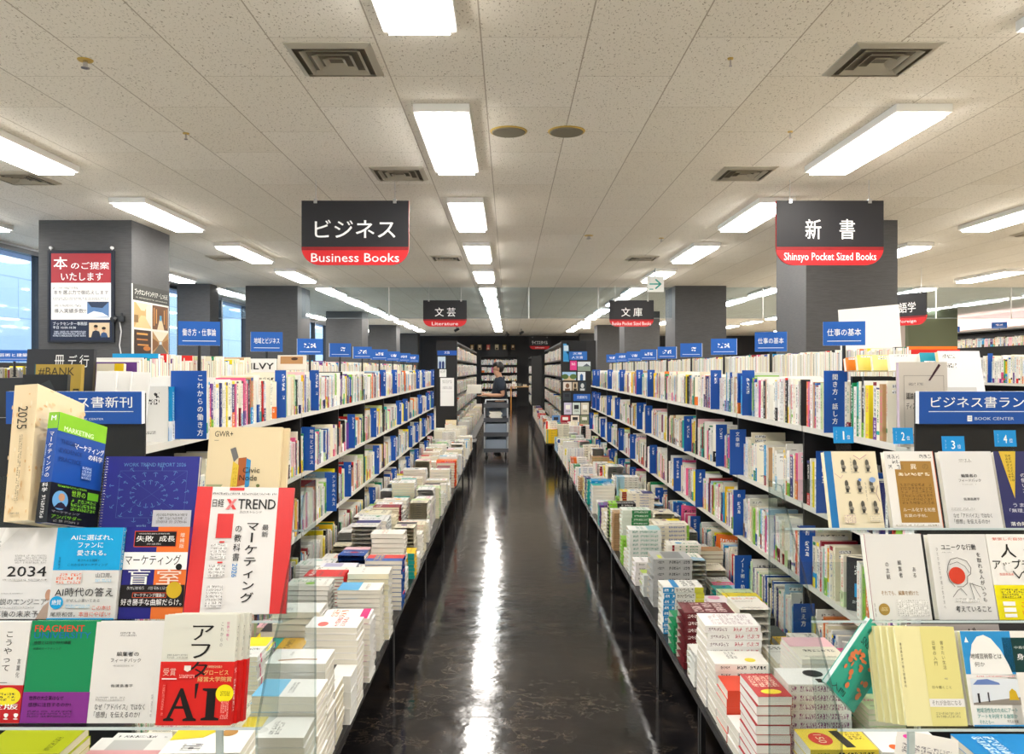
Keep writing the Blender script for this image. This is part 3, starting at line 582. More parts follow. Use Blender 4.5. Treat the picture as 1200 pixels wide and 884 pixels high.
# ---------------------------------------------------------------- books on the shelves, spines to the aisle
DIV_TXT = {('L', 0): [(2.83, 'これからの働き方')], ('L', 1): [(4.6, '地域とビジネス')], ('L', 2): [(5.17, 'メンタルヘルス')],
           ('R', 0): [(3.09, '聞き方・話し方'), (3.50, '会話・語彙力')], ('R', 1): [(4.42, '文章術')], ('R', 3): [(3.44, '伝え方'), (4.30, 'ノート術・勉強法')]}
DIVW = {'L': .105, 'R': .07}
rb = random.Random(11)
recs = []; divs = []
def hidden(k, tier, y):
    """behind the display racks"""
    x = SIDES[k]['x']; px = CX+x/y*F; py = HY+(EYE-TIERS[tier]-.1)/y*F
    if k == 'L': return px < 345 and py > 545 or px < 235 and py > 470 and y < 2.9 and tier > 0
    return px > 1010 and py > 530
for k in 'LR':
    for tier in range(4):
        r = random.Random(100+tier+(50 if k == 'R' else 0))
        forced = [(a, tx) for a, tx in DIV_TXT.get((k, tier), [])]
        for i in range(NB):
            y, y1 = Y0+i+.012, Y0+i+.985
            if k == 'R' and tier == 0 and i == 0: y = 2.70
            if k == 'L' and tier == 0 and i == 0: y = 2.72
            nd_ = 0; no = 0; todo = r.randint(6, 46 if k == 'L' else 36)
            fz = [f for f in forced if y <= f[0] < y1]
            while y < y1-.012:
                nf = fz[0] if fz else None
                if nf and y >= nf[0]-.02 or (not nf and todo <= 0) or (nf is None and todo <= 0):
                    txt = fz.pop(0)[1] if nf and y >= nf[0]-.02 else None
                    divs.append((k, tier, i, nd_, y, txt)); nd_ += 1; no = 0; y += .004
                    todo = r.randint(30, 64) if k == 'L' else r.randint(22, 46)
                    if r.random() < .22 and y < y1-.2: y += r.uniform(.05, .12)
                    continue
                d = design(r, .64)
                h = min(.262, max(.172, r.gauss(.2, .014))); w = .128 if h < .2 else .148; t_ = min(.036, max(.008, r.gauss(.0205, .007)))
                if r.random() < .05: h = r.uniform(.23, .255); w = .18; t_ = r.uniform(.006, .014)
                if tier == 0 and h > .235: h = .232
                if y+t_ > y1: break
                turn = 0.0
                if r.random() < .3: d['front'] = back_ops(d['base'], r)
                if (todo == 1 or no in (0, 9, 16)) and r.random() < .6 and y+.1 < y1: turn = r.uniform(.2, .75)     # a book turned to show its cover
                adv = t_+(.0026 if d.get('band') else .0014)
                if turn:
                    adv = t_*math.cos(turn)+w*math.sin(turn)+.003
                    if y+adv > y1: turn = 0; adv = t_+(.0026 if d.get('band') else .0014)
                recs.append(dict(k=k, tier=tier, bay=i, dv=nd_, no=no, y=y, h=h, w=w, t=t_, d=d, turn=turn, dx=r.uniform(0, .006)))
                y += adv; no += 1; todo -= 1
                if r.random() < .02: y += r.uniform(.02, .05)
BAYN = ['nearest bay', 'second bay', 'third bay', 'fourth bay', 'fifth bay', 'sixth bay', 'seventh bay', 'eighth bay', 'ninth bay', 'tenth bay']
def shelf_matrix(q):
    sd = SIDES[q['k']]; x = sd['x']+sd['s']*(.004+q['dx']); z = TIERS[q['tier']]+.0006
    side = 'L' if q['k'] == 'R' else 'R'
    if not q['turn']: return Matrix.Translation((x, q['y'], z)), side
    a = -q['turn'] if q['k'] == 'R' else q['turn']
    return Matrix.Translation((x, q['y']+q['w']*math.sin(q['turn'])+.001, z)) @ Matrix.Rotation(a, 4, 'Z'), side
def inframe(k, y): return abs(SIDES[k]['x']/y*F) < 600
cand = [q for q in recs if not hidden(q['k'], q['tier'], q['y']) and inframe(q['k'], q['y'])]
cand.sort(key=lambda q: -(q['h']/q['y']*(.6 if q['tier'] > 1 else 1.0)))
single = set(id(q) for q in cand[:300])
mass = MB(); used = set()
for q in recs:
    M, side = shelf_matrix(q)
    if id(q) in single:
        d = q['d']; wh = SIDES[q['k']]['nm']
        lb = '%s, %s %s, %s, %s, %s' % (describe(d), ORD[q['no']], ('after %s divider' % ORD[q['dv']-1]) if q['dv'] else 'before the dividers', TNAME[q['tier']], BAYN[q['bay']], 'left bookcase' if q['k'] == 'L' else 'right bookcase')
        w_ = lb.split()
        book('book', lb, 'book', 'business books on the shelves' if q['k'] == 'L' else 'work-skill books on the shelves', M, q['w'], q['h'], q['t'], d, side)
    elif inframe(q['k'], q['y']) or q['y'] > 2.8:
        solid_book(mass, M, q['w'], q['h'], q['t'], q['d'], side)
# opposite faces of both bookcases: taller books seen from their page edges over the top, and on the lower shelf
for k in 'LR':
    sd = SIDES[k]; r = random.Random(5 if k == 'L' else 6)
    for tz in (TIERS[0]+.052,):
        y = Y0+.62
        while y < Y0+NB-.05:
            bay = (y-Y0) % 1.0
            d = design(r, .55); d['band'] = None; d['page'] = r.choice(PAGEC+['#ffffff', '#e6dfc8']); h = r.uniform(.272, .29) if k == 'R' else r.uniform(.22, .265); t_ = r.uniform(.006, .026); w = .19
            if k == 'L' and 4.5 < y < 4.75: y = 4.75; continue
            M = Matrix.Translation((sd['x']+sd['s']*(.264), y, tz)); 
            d['spine'] = []
            solid_book(mass, Matrix.Translation((sd['x']+sd['s']*.47, y, tz)), w, h, t_, d, 'R' if k == 'R' else 'L'); y += t_+.0008
o = mass.build('shelved_books', PRINT); tag(o, 'all the smaller-looking books packed on the shelves farther down both long bookcases', 'books', None, 'stuff')

# blue dividers standing out between the spines
BLUE = '#1f56b0'
CLEARD = acrylic('divider_acrylic', '#eef4fa', .1)
divm = {}
for (k, tier, bay, n, y, txt) in divs:
    sd = SIDES[k]; 
    if not (inframe(k, y) and not hidden(k, tier, y)): continue
    pw, ph = .105 if (txt and k == 'L' and tier == 0) else (.056 if txt and k == 'L' else DIVW[k]) if txt else (.036 if k == 'L' else .046), .25
    if tier == 0: ph = .24
    ins = .02
    key = (k, ph, pw, y < 7 and random.Random(int(y*1000)).randrange(5)) if not txt else None
    x0 = sd['x']-sd['s']*pw     # aisle-side edge
    a, c = (x0, sd['x']+sd['s']*ins) if k == 'R' else (sd['x']+sd['s']*ins, x0)
    wdt = c-a
    lb = 'blue section divider %s, %s, %s of the %s' % (('headed '+{'これからの働き方': 'future ways of working', '地域とビジネス': 'regions and business', 'メンタルヘルス': 'mental health', '聞き方・話し方': 'listening and talking', '会話・語彙力': 'conversation and vocabulary', '文章術': 'writing craft', '伝え方': 'getting across', 'ノート術・勉強法': 'note-taking and study'}[txt]) if txt else ORD[n]+' from the front', TNAME[tier], BAYN[bay], 'left bookcase' if k == 'L' else 'right bookcase')
    if key and key in divm:
        src = divm[key]; o = src.copy(); COL.objects.link(o)
        for ch in src.children:
            c2 = ch.copy(); COL.objects.link(c2); c2.parent = o
    else:
        b = MB(); b.box((0, 0, 0), (wdt, .0022, ph), lin(BLUE)); b.face([(0, -.0001, 0), (wdt, -.0001, 0), (wdt, -.0001, ph), (0, -.0001, ph)], lin(BLUE))
        f0 = (.5 if pw > .09 else .3) if k == 'L' else .12; f1 = .93 if k == 'L' else .62
        if txt: draw(b, (0, 0, 0), (1, 0, 0), (0, 0, 1), wdt, ph, [('v', (f0+f1)/2-.021/wdt/2 if 0 else f1-min(.6, .026/wdt), .04, f1, .04+min(.92, len(txt)*.118), '#ffffff', txt, .008)])
        else:
            q = random.Random(len(divm)); n_ = q.choice((3, 4, 5, 6)); draw(b, (0, 0, 0), (1, 0, 0), (0, 0, 1), wdt, ph, [('g', f1-.3, .08, f1, .08+n_*.09, BLUE, '#ffffff', 1, n_)], seed=q.randrange(99))
        o = b.build('shelf_divider', PRINT)
        h2 = MB(); h2.box((0 if k == 'L' else wdt-.03, .0001, -.004), (.03 if k == 'L' else wdt, .004, .0), W1); h2.build('acrylic_foot', CLEARD, o)
        if key: divm[key] = o
    o.location = (a, y, TIERS[tier]+.005)
    tag(o, lb, 'shelf divider', 'blue dividers on the shelves')
# ---------------------------------------------------------------- books lying in piles on the low tables
def flat_M(cx, cy, ztop, w, h, rot, side):
    """book lying on its back: cover up, centred on cx, cy; rot turns it on the table"""
    return Matrix.Translation((cx, cy, ztop+.0005)) @ Matrix.Rotation(rot, 4, 'Z') @ Matrix.Rotation(-math.pi/2, 4, 'X') @ Matrix.Translation((-w/2 if side == 'L' else w/2, 0, -h/2))
def cover_design(r, pw=.7):
    """pile-top cover: base, title lines, picture, small print"""
    d = design(r, pw); base = d['base']; ink = d['spine'][0][6] if d['spine'][0][0] == 'g' else '#1a1a1c'
    k = r.random(); fr = []
    if k < .4:                                      # title in large characters across
        fr.append(('g', .08, .1, .92, .1+r.choice((.14, .2)), base, ink, r.choice((5, 6, 7)), r.choice((1, 2))))
        fr.append(('g', .1, .36, .7, .42, base, '#555555', 16, 2))
    elif k < .7:                                    # vertical title
        fr.append(('g', .55, .08, .85, .72, base, ink, 2, r.choice((7, 9)))); fr.append(('g', .12, .12, .18, .5, base, '#666666', 1, 12))
    else:
        c, _ = r.choice(BRIGHT); fr.append(('r', .0, .0, 1, r.uniform(.3, .5), c)); fr.append(('g', .1, .56, .9, .68, base, ink, 8, 1))
    if r.random() < .5:
        c, _ = r.choice(BRIGHT); a = r.uniform(.1, .5); b = r.uniform(.45, .6); fr.append(('e', a+.2, b+.05, r.uniform(.1, .2), r.uniform(.06, .12), c))
    fr.append(('g', .12, .84, .8, .9, base, '#666666', 18, 2)); d['front'] = fr
    return d
def mk(base, bn, front, spine=None, page='#f6f2e6', band=None, ink='#1a1a1c', kn='black', extra=''):
    return dict(base=base, bn=bn, kn=kn, spine=spine if spine is not None else [('g', .2, .06, .8, .6, base, ink, 1, 9), ('g', .25, .72, .75, .9, base, ink, 1, 4)], front=front, page=page, seed=len(front)*7+len(bn), extra=extra, band=band)
piles = []      # dict(k side, col, cx, cy, n, t, w, h, rot, side, d, lab)
rp = random.Random(77)
def zpile(k, cx, cy, top, t, w, h, rot, side, d, lab=None, jit=1.0):
    piles.append(dict(k=k, cx=cx, cy=cy, n=max(1, round((top-TZ)/t)), t=t, w=w, h=h, rot=rot, side=side, d=d, lab=lab, jit=jit))
def at(px, py, z):                                       # table-side point from the photograph: pixel on a level at height z
    D = F*(EYE-z)/(py-HY); return ((px-CX)/F*D, D)
R90 = math.pi/2
# --- hand-placed nearest piles, left (label words describe the cover)
wt = lambda *x: list(x)
def L(px, py, z, t, d, lab, rot=R90, w=.13, h=.188, side='R'):
    x, y = at(px, py, z); zpile('L', x, y, z, t, w, h, rot, side, d, lab)
def R(px, py, z, t, d, lab, rot=-R90, w=.13, h=.188, side='R'):
    x, y = at(px, py, z); zpile('R', x, y, z, t, w, h, rot, side, d, lab)
WH, CR, IV = '#f4f3ef', '#efe8d2', '#f7f4ea'
L(338, 853, .56, .026, mk(WH, 'white', [('r', 0, 0, 1, .3, '#f0d630'), ('g', .15, .45, .8, .62, WH, '#777777', 8, 2), ('e', .35, .3, .16, .12, '#d8d8d4')], extra='yellow end'), 'white and yellow book')
L(352, 815, .60, .022, mk(WH, 'white', [('r', 0, 0, .98, .42, '#7cc4ea'), ('g', .2, .5, .8, .6, WH, '#777777', 10, 2)], extra='pale-blue end'), 'white and pale-blue book')
L(352, 771, .64, .026, mk('#f1f0ec', 'white', [('l', [(.2, .2), (.3, .5), (.28, .8)], .01, '#b98a6a'), ('g', .5, .3, .8, .36, '#f1f0ec', '#999999', 8, 1)], extra='thin feather'), 'white book with a feather')
L(401, 776, .50, .055, mk(WH, 'white', [('r', 0, 0, 1, .55, '#232327')], page='#fbfbf8', extra='black end'), 'thick white and black book', w=.11, h=.16)
L(402, 741, .60, .022, mk('#f7f5f2', 'white', [('e', .3, .3, .2, .1, '#e46f6a'), ('g', .1, .5, .9, .75, '#f7f5f2', '#c3403a', 6, 2)], extra='pink print'), 'white book with pink print')
L(330, 757, .50, .03, mk('#d8a92c', 'golden-yellow', [('r', .0, .0, 1, .48, '#2aa79d'), ('g', .1, .6, .9, .75, '#d8a92c', '#1a1a1c', 8, 1)], extra='teal half'), 'yellow and teal book')
L(338, 742, .46, .03, mk('#26272b', 'black', [('g', .1, .2, .9, .35, '#26272b', '#d8d8d8', 8, 1)], extra='grey title'), 'black book', w=.148, h=.21)
L(425, 726, .55, .02, mk(WH, 'white', [('r', 0, .78, 1, .95, '#d42a7c'), ('g', .1, .15, .9, .5, WH, '#e0672a', 3, 2)], extra='magenta stripe'), 'white book with magenta stripe')
L(358, 713, .58, .024, mk('#f2f1ec', 'white', [('g', .12, .2, .5, .4, '#f2f1ec', '#333333', 6, 3)], extra='grey title'), 'white book')
L(423, 689, .58, .018, mk(IV, 'ivory', [('r', 0, .0, 1, .5, '#5fb0e2'), ('g', .1, .62, .8, .72, IV, '#888888', 10, 1)], extra='blue half', band=(.45, '#4aa0dc')), 'ivory and blue book')
L(434, 669, .62, .024, mk('#f0efe6', 'ivory', [('g', .2, .3, .8, .38, '#f0efe6', '#999999', 12, 1)], page='#efe9cc'), 'ivory book')
L(397, 668, .50, .024, mk('#ececf4', 'white', [('r', .1, .1, .9, .6, '#b9b4d0')], extra='lilac picture'), 'white and lilac book')
L(455, 655, .57, .022, mk('#2a63b8', 'blue', [('r', .4, 0, 1, 1, '#d23530'), ('g', .05, .2, .95, .45, '#2a63b8', '#f0c830', 8, 2)], extra='red half', band=(.5, '#c8302c')), 'blue and red book')
L(456, 627, .60, .026, mk('#f4efe4', 'cream', [('g', .1, .3, .8, .5, '#f4efe4', '#b04a40', 10, 2)], band=(.1, '#c93a3a'), extra='red edge'), 'cream book with red edge')
# --- hand-placed nearest piles, right
R(990, 869, .50, .03, mk('#f1d84a', 'yellow', [('g', .08, .06, .55, .3, '#f1d84a', '#6d5a1a', 5, 3), ('p', [(.1, .36), (.9, .3), (.92, .44), (.12, .5)], '#23211c'), ('e', .5, .72, .3, .17, '#d8352e'), ('t', .3, .66, .7, .78, '#f4e6c0', '150')], extra='red disc'), 'yellow book with a red disc', w=.128)
R(1050, 872, .50, .03, mk(WH, 'white', [('e', .4, .3, .26, .2, '#f1e14a'), ('g', .2, .15, .6, .45, WH, '#2a5fb0', 3, 4), ('e', .78, .75, .12, .08, '#e8672a')], extra='blue lettering'), 'white book with blue lettering on yellow')
R(922, 795, .60, .026, mk('#f6f5f2', 'white', [('r', 0, 0, .0, 1, '#c22f30'), ('e', .35, .45, .22, .16, '#1d1d1f'), ('r', .68, .4, .9, .5, '#3a2020'), ('g', .1, .08, .9, .14, '#f6f5f2', '#8a8aa0', 14, 1)], [('g', .1, .04, .9, .96, '#f6f5f2', '#a06a90', 1, 20)], extra='dark sketch'), 'white book with a dark sketch')
R(883, 800, .60, .027, mk('#b5262b', 'red', [('g', .1, .1, .9, .6, '#b5262b', '#f2d9c4', 4, 8), ('e', .5, .8, .3, .1, '#f0d534')], [('g', .15, .05, .85, .2, '#b5262b', '#ffffff', 1, 1), ('g', .2, .4, .8, .9, '#b5262b', '#f4c0a8', 1, 4)], page='#fbfaf6', extra='yellow seal'), 'red book with a yellow seal', rot=0, w=.1, h=.175)
R(860, 743, .60, .026, mk('#f3f2f0', 'white', [('g', .1, .1, .9, .85, '#f3f2f0', '#b9a5aa', 8, 8)], [('g', .15, .05, .85, .55, '#f3f2f0', '#c26a78', 1, 9), ('g', .2, .6, .8, .95, '#f3f2f0', '#9a8a90', 1, 7)], extra='pale pink lettering'), 'white book with pale pink spine print', w=.15, h=.2)
R(847, 808, .47, .026, mk('#f2efe9', 'white', [('p', [(.0, .6), (1, .5), (1, 1), (0, 1)], '#e04a2e'), ('p', [(.05, .05), (.3, .1), (.15, .3)], '#1f6a52'), ('g', .4, .15, .8, .4, '#f2efe9', '#d8402c', 4, 2)], band=(.4, '#e0482d'), extra='red corner'), 'white and orange-red book')
R(806, 713, .55, .028, mk('#6a2028', 'maroon', [('g', .08, .1, .92, .8, '#6a2028', '#e8d5d0', 6, 3)], [('g', .2, .06, .8, .94, '#6a2028', '#efe0dc', 1, 13)], kn='white'), 'maroon book', w=.148, h=.205)
R(890, 738, .40, .035, mk('#20242a', 'black', [('g', .06, .5, .94, .9, '#20242a', '#b99a3a', 7, 1), ('r', .05, .05, .95, .4, '#2d3a34')], [('t', .1, .05, .9, .6, '#b99a3a', 'I')], extra='gold lettering'), 'black book with gold lettering', w=.148, h=.21)
R(876, 720, .39, .035, mk('#1c1d20', 'black', [('r', .1, .2, .9, .6, '#3a3d3f')], extra='grey picture'), 'black book with grey picture', w=.148, h=.21)
R(829, 707, .40, .03, mk('#f6eef0', 'white', [('e', .25, .3, .2, .14, '#f3a0c4'), ('g', .4, .5, .9, .7, '#f6eef0', '#a88890', 6, 2)], extra='pink blot'), 'white book with pink blot', w=.148, h=.21)
R(789, 686, .53, .026, mk('#f3f3ee', 'white', [('g', .1, .15, .9, .5, '#f3f3ee', '#3a3a3a', 6, 2), ('r', 0, .6, 1, .75, '#2a8fd0')], [('r', 0, 0, 1, .22, '#e4e04a'), ('g', .15, .25, .85, .68, '#f3f3ee', '#26262a', 1, 9), ('r', 0, .72, 1, 1, '#2f97d6'), ('g', .2, .74, .8, .98, '#2f97d6', '#ffffff', 1, 4)], extra='blue end'), 'white book with blue spine end')
R(784, 655, .55, .03, mk('#b9bcbc', 'pale-grey', [('r', .1, .2, .9, .7, '#85898a'), ('r', .5, .75, .9, .85, '#d8e05a')], extra='grey photograph'), 'grey photographic magazine', w=.18, h=.2)
R(744, 622, .58, .024, mk('#eef2ee', 'white', [('r', 0, 0, 1, .4, '#9bd0d4'), ('g', .1, .5, .9, .75, '#eef2ee', '#3f8f82', 8, 2)], [('g', .15, .1, .85, .9, '#eef2ee', '#4a9a88', 1, 14)], extra='teal print'), 'white and teal book')
R(744, 600, .60, .024, mk('#e8efe6', 'white', [('g', .1, .1, .9, .8, '#e8efe6', '#2e8a52', 8, 4)], [('r', 0, 0, 1, .66, '#2e8a52'), ('g', .2, .1, .8, .6, '#2e8a52', '#ffffff', 1, 8)], extra='green spine'), 'green-spined book')
R(772, 671, .44, .028, mk('#dfe3e0', 'pale-grey', [('r', .0, .5, .6, 1, '#a8c04a'), ('g', .1, .1, .9, .3, '#dfe3e0', '#333333', 6, 1)], extra='lime picture'), 'grey and lime book', w=.128)
R(730, 655, .46, .026, mk('#f6f3f4', 'white', [('e', .4, .4, .25, .16, '#e04a9a'), ('g', .1, .7, .9, .8, '#f6f3f4', '#777777', 10, 1)], extra='pink flower'), 'white book with pink flower')
R(812, 840, .42, .03, mk('#f4f4f1', 'white', [('g', .1, .1, .7, .3, '#f4f4f1', '#6a6a6a', 5, 2), ('r', .3, .5, .6, .6, '#5a4a3a')]), 'white book')
R(800, 760, .45, .024, mk('#eef0ec', 'white', [('r', 0, .1, .6, .6, '#4aa6cc'), ('g', .1, .7, .9, .8, '#eef0ec', '#777777', 10, 1)], extra='blue waves'), 'white and blue book')
R(827, 768, .53, .025, mk('#f6f5ef', 'white', [('e', .7, .3, .15, .1, '#f0e03a'), ('g', .1, .5, .6, .7, '#f6f5ef', '#8a8a8a', 5, 3)], extra='yellow dot'), 'white book with yellow dot')
# --- the rest, along both tables
def rect(p): 
    hw, hh = (p['w']/2, p['h']/2) if abs(math.sin(p['rot'])) < .5 else (p['h']/2, p['w']/2); return p['cx']-hw, p['cx']+hw, p['cy']-hh, p['cy']+hh
def settle(k):
    """keep the hand-placed piles on their table and apart"""
    d = TAB[k]; P = [p for p in piles if p['k'] == k]
    for _ in range(60):
        for p in P:
            x0, x1, y0, y1 = rect(p)
            if x0 < d['x0']+.004: p['cx'] += d['x0']+.004-x0
            if x1 > d['x1']+.012: p['cx'] -= x1-d['x1']-.012
            if y0 < d['y0']+.004: p['cy'] += d['y0']+.004-y0
        for i, p in enumerate(P):
            for q in P[:i]:
                a, b_ = rect(p), rect(q); ox = min(a[1], b_[1])-max(a[0], b_[0])+.006; oy = min(a[3], b_[3])-max(a[2], b_[2])+.006
                if ox > 0 and oy > 0:
                    if ox < oy: e = ox/2*(1 if p['cx'] >= q['cx'] else -1); p['cx'] += e; q['cx'] -= e
                    else: e = oy/2*(1 if p['cy'] >= q['cy'] else -1); p['cy'] += e; q['cy'] -= e
for k in 'LR': settle(k)
for k in 'LR':
    d = TAB[k]; r = random.Random(300 if k == 'L' else 400)
    cols = [-.66, -.87, -1.065] if k == 'L' else [.81, 1.005, 1.185]
    hand = [rect(p) for p in piles if p['k'] == k]
    for ci, cx in enumerate(cols):
        y = d['y0']+.01
        while y < Y0+NB-.1:
            long_x = r.random() < (.75 if ci < 2 else .35)
            w, h = (.128, .188) if r.random() < .72 else (.148, .21)
            if ci == 2: w, h = .115, .178
            ex, ey = (h, w) if long_x else (w, h)
            ex = min(ex, .2)
            x = cx+r.uniform(-.006, .006); cy = y+ey/2+.004
            a = (x-ex/2, x+ex/2, cy-ey/2, cy+ey/2)
            if any(min(a[1], q[1])-max(a[0], q[0]) > -.004 and min(a[3], q[3])-max(a[2], q[2]) > -.004 for q in hand): y += .03; continue
            t = r.uniform(.014, .03); top = TZ+(r.uniform(.1, .26) if ci == 0 else r.uniform(.1, .3) if ci == 1 else r.uniform(.03, .16))
            rot = (R90 if k == 'L' else -R90) if long_x else 0
            if long_x and r.random() < .12: rot = -rot
            piles.append(dict(k=k, cx=x, cy=cy, n=max(1, round((top-TZ)/t)), t=t, w=w, h=h, rot=rot, side='R' if k == 'R' or r.random() < .85 else 'L', d=cover_design(r, .84 if k == 'L' else .78), lab=None, jit=1, col=ci))
            y += ey+r.uniform(.004, .014)
# end-of-aisle tables in front of the bookcases, under the display racks
ET = {'L': (-2.1, -.575, 1.50, 2.10), 'R': (.70, 2.1, 1.55, 2.08)}
ETZ = .42
for k, (a, c, e, f) in ET.items():
    t = thing('end_table', 'low black table under the %s clear display rack' % ('left' if k == 'L' else 'right'), 'table', ((a+c)/2, (e+f)/2, 0))
    hx, hy = (c-a)/2, (f-e)/2
    b = MB(); b.box((-hx, -hy, ETZ-.03), (hx, hy, ETZ), W1); b.build('table_top', BLG, t)
    b = MB(); b.box((-hx+.05, -hy+.05, 0), (hx-.05, hy-.05, ETZ-.03), W1); b.build('pedestal', BLACKG, t)
for p in piles:
    if p['k'] == 'L': p['d']['band'] = None
piles.sort(key=lambda p: p['cy'])
left = 300; pm = MB(); cnt = {}
def fin(x, y): return abs(x/y*F+CX-600) < 640 and HY+(EYE-.35)/y*F < 990
vis = [p for p in piles if fin(p['cx'], p['cy'])]
tot = 0; nearset = set()
for p in vis:
    if tot+p['n'] <= 262: nearset.add(id(p)); tot += p['n']
    else: break
HEAD = {'L': 'left table', 'R': 'right table'}
for p in piles:
    key = p['k']; r = random.Random(int(p['cy']*1e4)); pn = cnt.get(key, 0)
    if id(p) in nearset: cnt[key] = pn+1
    if not fin(p['cx'], p['cy']): continue
    for j in range(p['n']):
        gp = .002 if p['d'].get('band') else .001
        z = TZ+p['t']*(j+1)+gp*(j+1)+.0004
        dx, dy, da = r.uniform(-.003, .003)*p['jit'], r.uniform(-.002, .002)*p['jit'], r.uniform(-.025, .025)*p['jit']
        M = flat_M(p['cx']+dx, p['cy']+dy, z, p['w'], p['h'], p['rot']+da, p['side'])
        if id(p) in nearset:
            up = p['n']-1-j
            nm = p['lab'] or describe(p['d'])
            pos = 'alone' if p['n'] == 1 else 'on top' if up == 0 else ORD[up]+' from top' if j else 'at the bottom'
            where = 'of %s pile along %s' % (ORD[pn], HEAD[key])
            lb = '%s, %s %s, counted from the front' % (nm, pos, where)
            if len(lb.split()) > 16: lb = '%s, %s %s' % (nm, pos, where)
            book('stacked_book', lb, 'book', 'books piled on the low tables', M, p['w'], p['h'], p['t'], p['d'], p['side'])
        else: solid_book(pm, M, p['w'], p['h'], p['t'], p['d'], p['side'])
o = pm.build('piled_books', PRINT); tag(o, 'all the smaller-looking piles of books farther along both low tables', 'books', None, 'stuff')
# ---------------------------------------------------------------- blue header boards on the ends of the bookcases
HB = '#1d55ad'
for k, px0, px1, D, txt, lb in (('L', 7, 166, 2.45, 'ビジネス書新刊', 'wide blue header board for new business books, on the left bookcase end'), ('R', 1077, 1262, 2.45, 'ビジネス書ランキング', 'wide blue header board for the business book ranking, on the right bookcase end')):
    a = W(px0, 497, D); c = W(px1, 459, D); w, h = c.x-a.x, c.z-a.z
    ops = [('t', .22 if k == 'L' else .075, .16, .93, .5, '#ffffff', txt, .008), ('r', .06, .605, .94, .63, '#dfe8f6')]
    if k == 'R': ops += [('r', .305, .74, .335, .92, '#ffffff'), ('r', .31, .79, .33, .8, HB), ('r', .31, .85, .33, .86, HB), ('t', .352, .79, .6, .88, '#dfe8f6', 'BOOK CENTER')]
    else: ops += [('t', .52, .82, .72, .88, '#dfe8f6', 'BOOK CENTER')]
    o = board('header_board', lb, 'sign board', a, (1, 0, 0), (0, 0, 1), w, h, ops, HB, .022, edge='#e8ecf2')
    b = MB(); b.box((.0, .0225, -.34), (w, .0299, h-.005), W1); b.build('backing_panel', BACKP, o)

# ---------------------------------------------------------------- stepped clear display racks
ACSIDE = acrylic('acrylic_cut_edge', '#c9d6d8', .3)
LEAN = {'L': .22, 'R': .28}
ROWS = {'L': [(1.85, 1.18), (1.70, 1.02), (1.55, .865)], 'R': [(1.94, 1.165), (1.79, .99), (1.65, .815)]}
RX = {'L': (-1.66, -.47), 'R': (.664, 1.90)}
for k in 'LR':
    x0, x1 = RX[k]; th = LEAN[k]; cx_ = (x0+x1)/2; hx = (x1-x0)/2
    t = thing('display_rack', 'clear stepped acrylic rack of face-out books %s' % ('under the new business books board' if k == 'L' else 'under the ranking board'), 'display rack', (cx_, ROWS[k][2][0], ETZ))
    dv, up = Vector((0, math.cos(th), -math.sin(th))), Vector((0, math.sin(th), math.cos(th)))
    def plate(name, p, q, nrm, thick, m, parent=t):
        b = MB(); M0 = Vector((-cx_, -ROWS[k][2][0], -ETZ)); n = nrm*thick
        P = [Vector((x, 0, 0))+v+M0 for x, v in ((x0, p), (x1, p), (x1, q), (x0, q))]; Q = [v-n for v in P]
        b.face(P, W1); b.face(Q[::-1], W1)
        for i in range(4): j = (i+1) % 4; b.face([P[j], P[i], Q[i], Q[j]], W1)
        return b.build(name, m, parent)
    for i, (D, z) in enumerate(ROWS[k]):
        f = Vector((0, D, z))-dv*(.03 if i else .012); bk = Vector((0, D, z))+dv*.085
        sp = plate('shelf_tray', f, bk, up, .004, ACRYL)
        plate('back_plate', bk, bk+up*.13, -dv*-1, .004, ACRYL)
        plate('front_edge', f-dv*.003, f, up, .005, ACEDGE, sp)
    M0 = Vector((-cx_, -ROWS[k][2][0], -ETZ))
    for x in (x0, x1-.005):
        b = MB(); prof = []
        for D, z in ROWS[k][::-1]: prof += [(D-.045, z+.012), (D+.02, z+.10)]
        prof += [(ROWS[k][0][0]+.11, ROWS[k][0][1]+.1), (ROWS[k][0][0]+.11, ETZ+.001), (ROWS[k][2][0]-.045, ETZ+.001)]
        A = [Vector((x, y, z))+M0 for y, z in prof]; B2 = [p+Vector((.005, 0, 0)) for p in A]
        b.face(A, W1); b.face(B2[::-1], W1); b.build('side_panel', ACRYL, t)
        b = MB()
        for i in range(len(A)): j = (i+1) % len(A); b.face([A[j], A[i], B2[i], B2[j]], W1)
        b.build('side_edge', ACSIDE, t)
    for x in ((-.56, -1.5) if k == 'L' else (.83, 1.75)):
        b = MB(); D, z = ROWS[k][2]; b.box((x-.006-cx_, .0, .001), (x+.006-cx_, .01, z-ETZ-.012), W1); b.build('leg', ACEDGE, t)

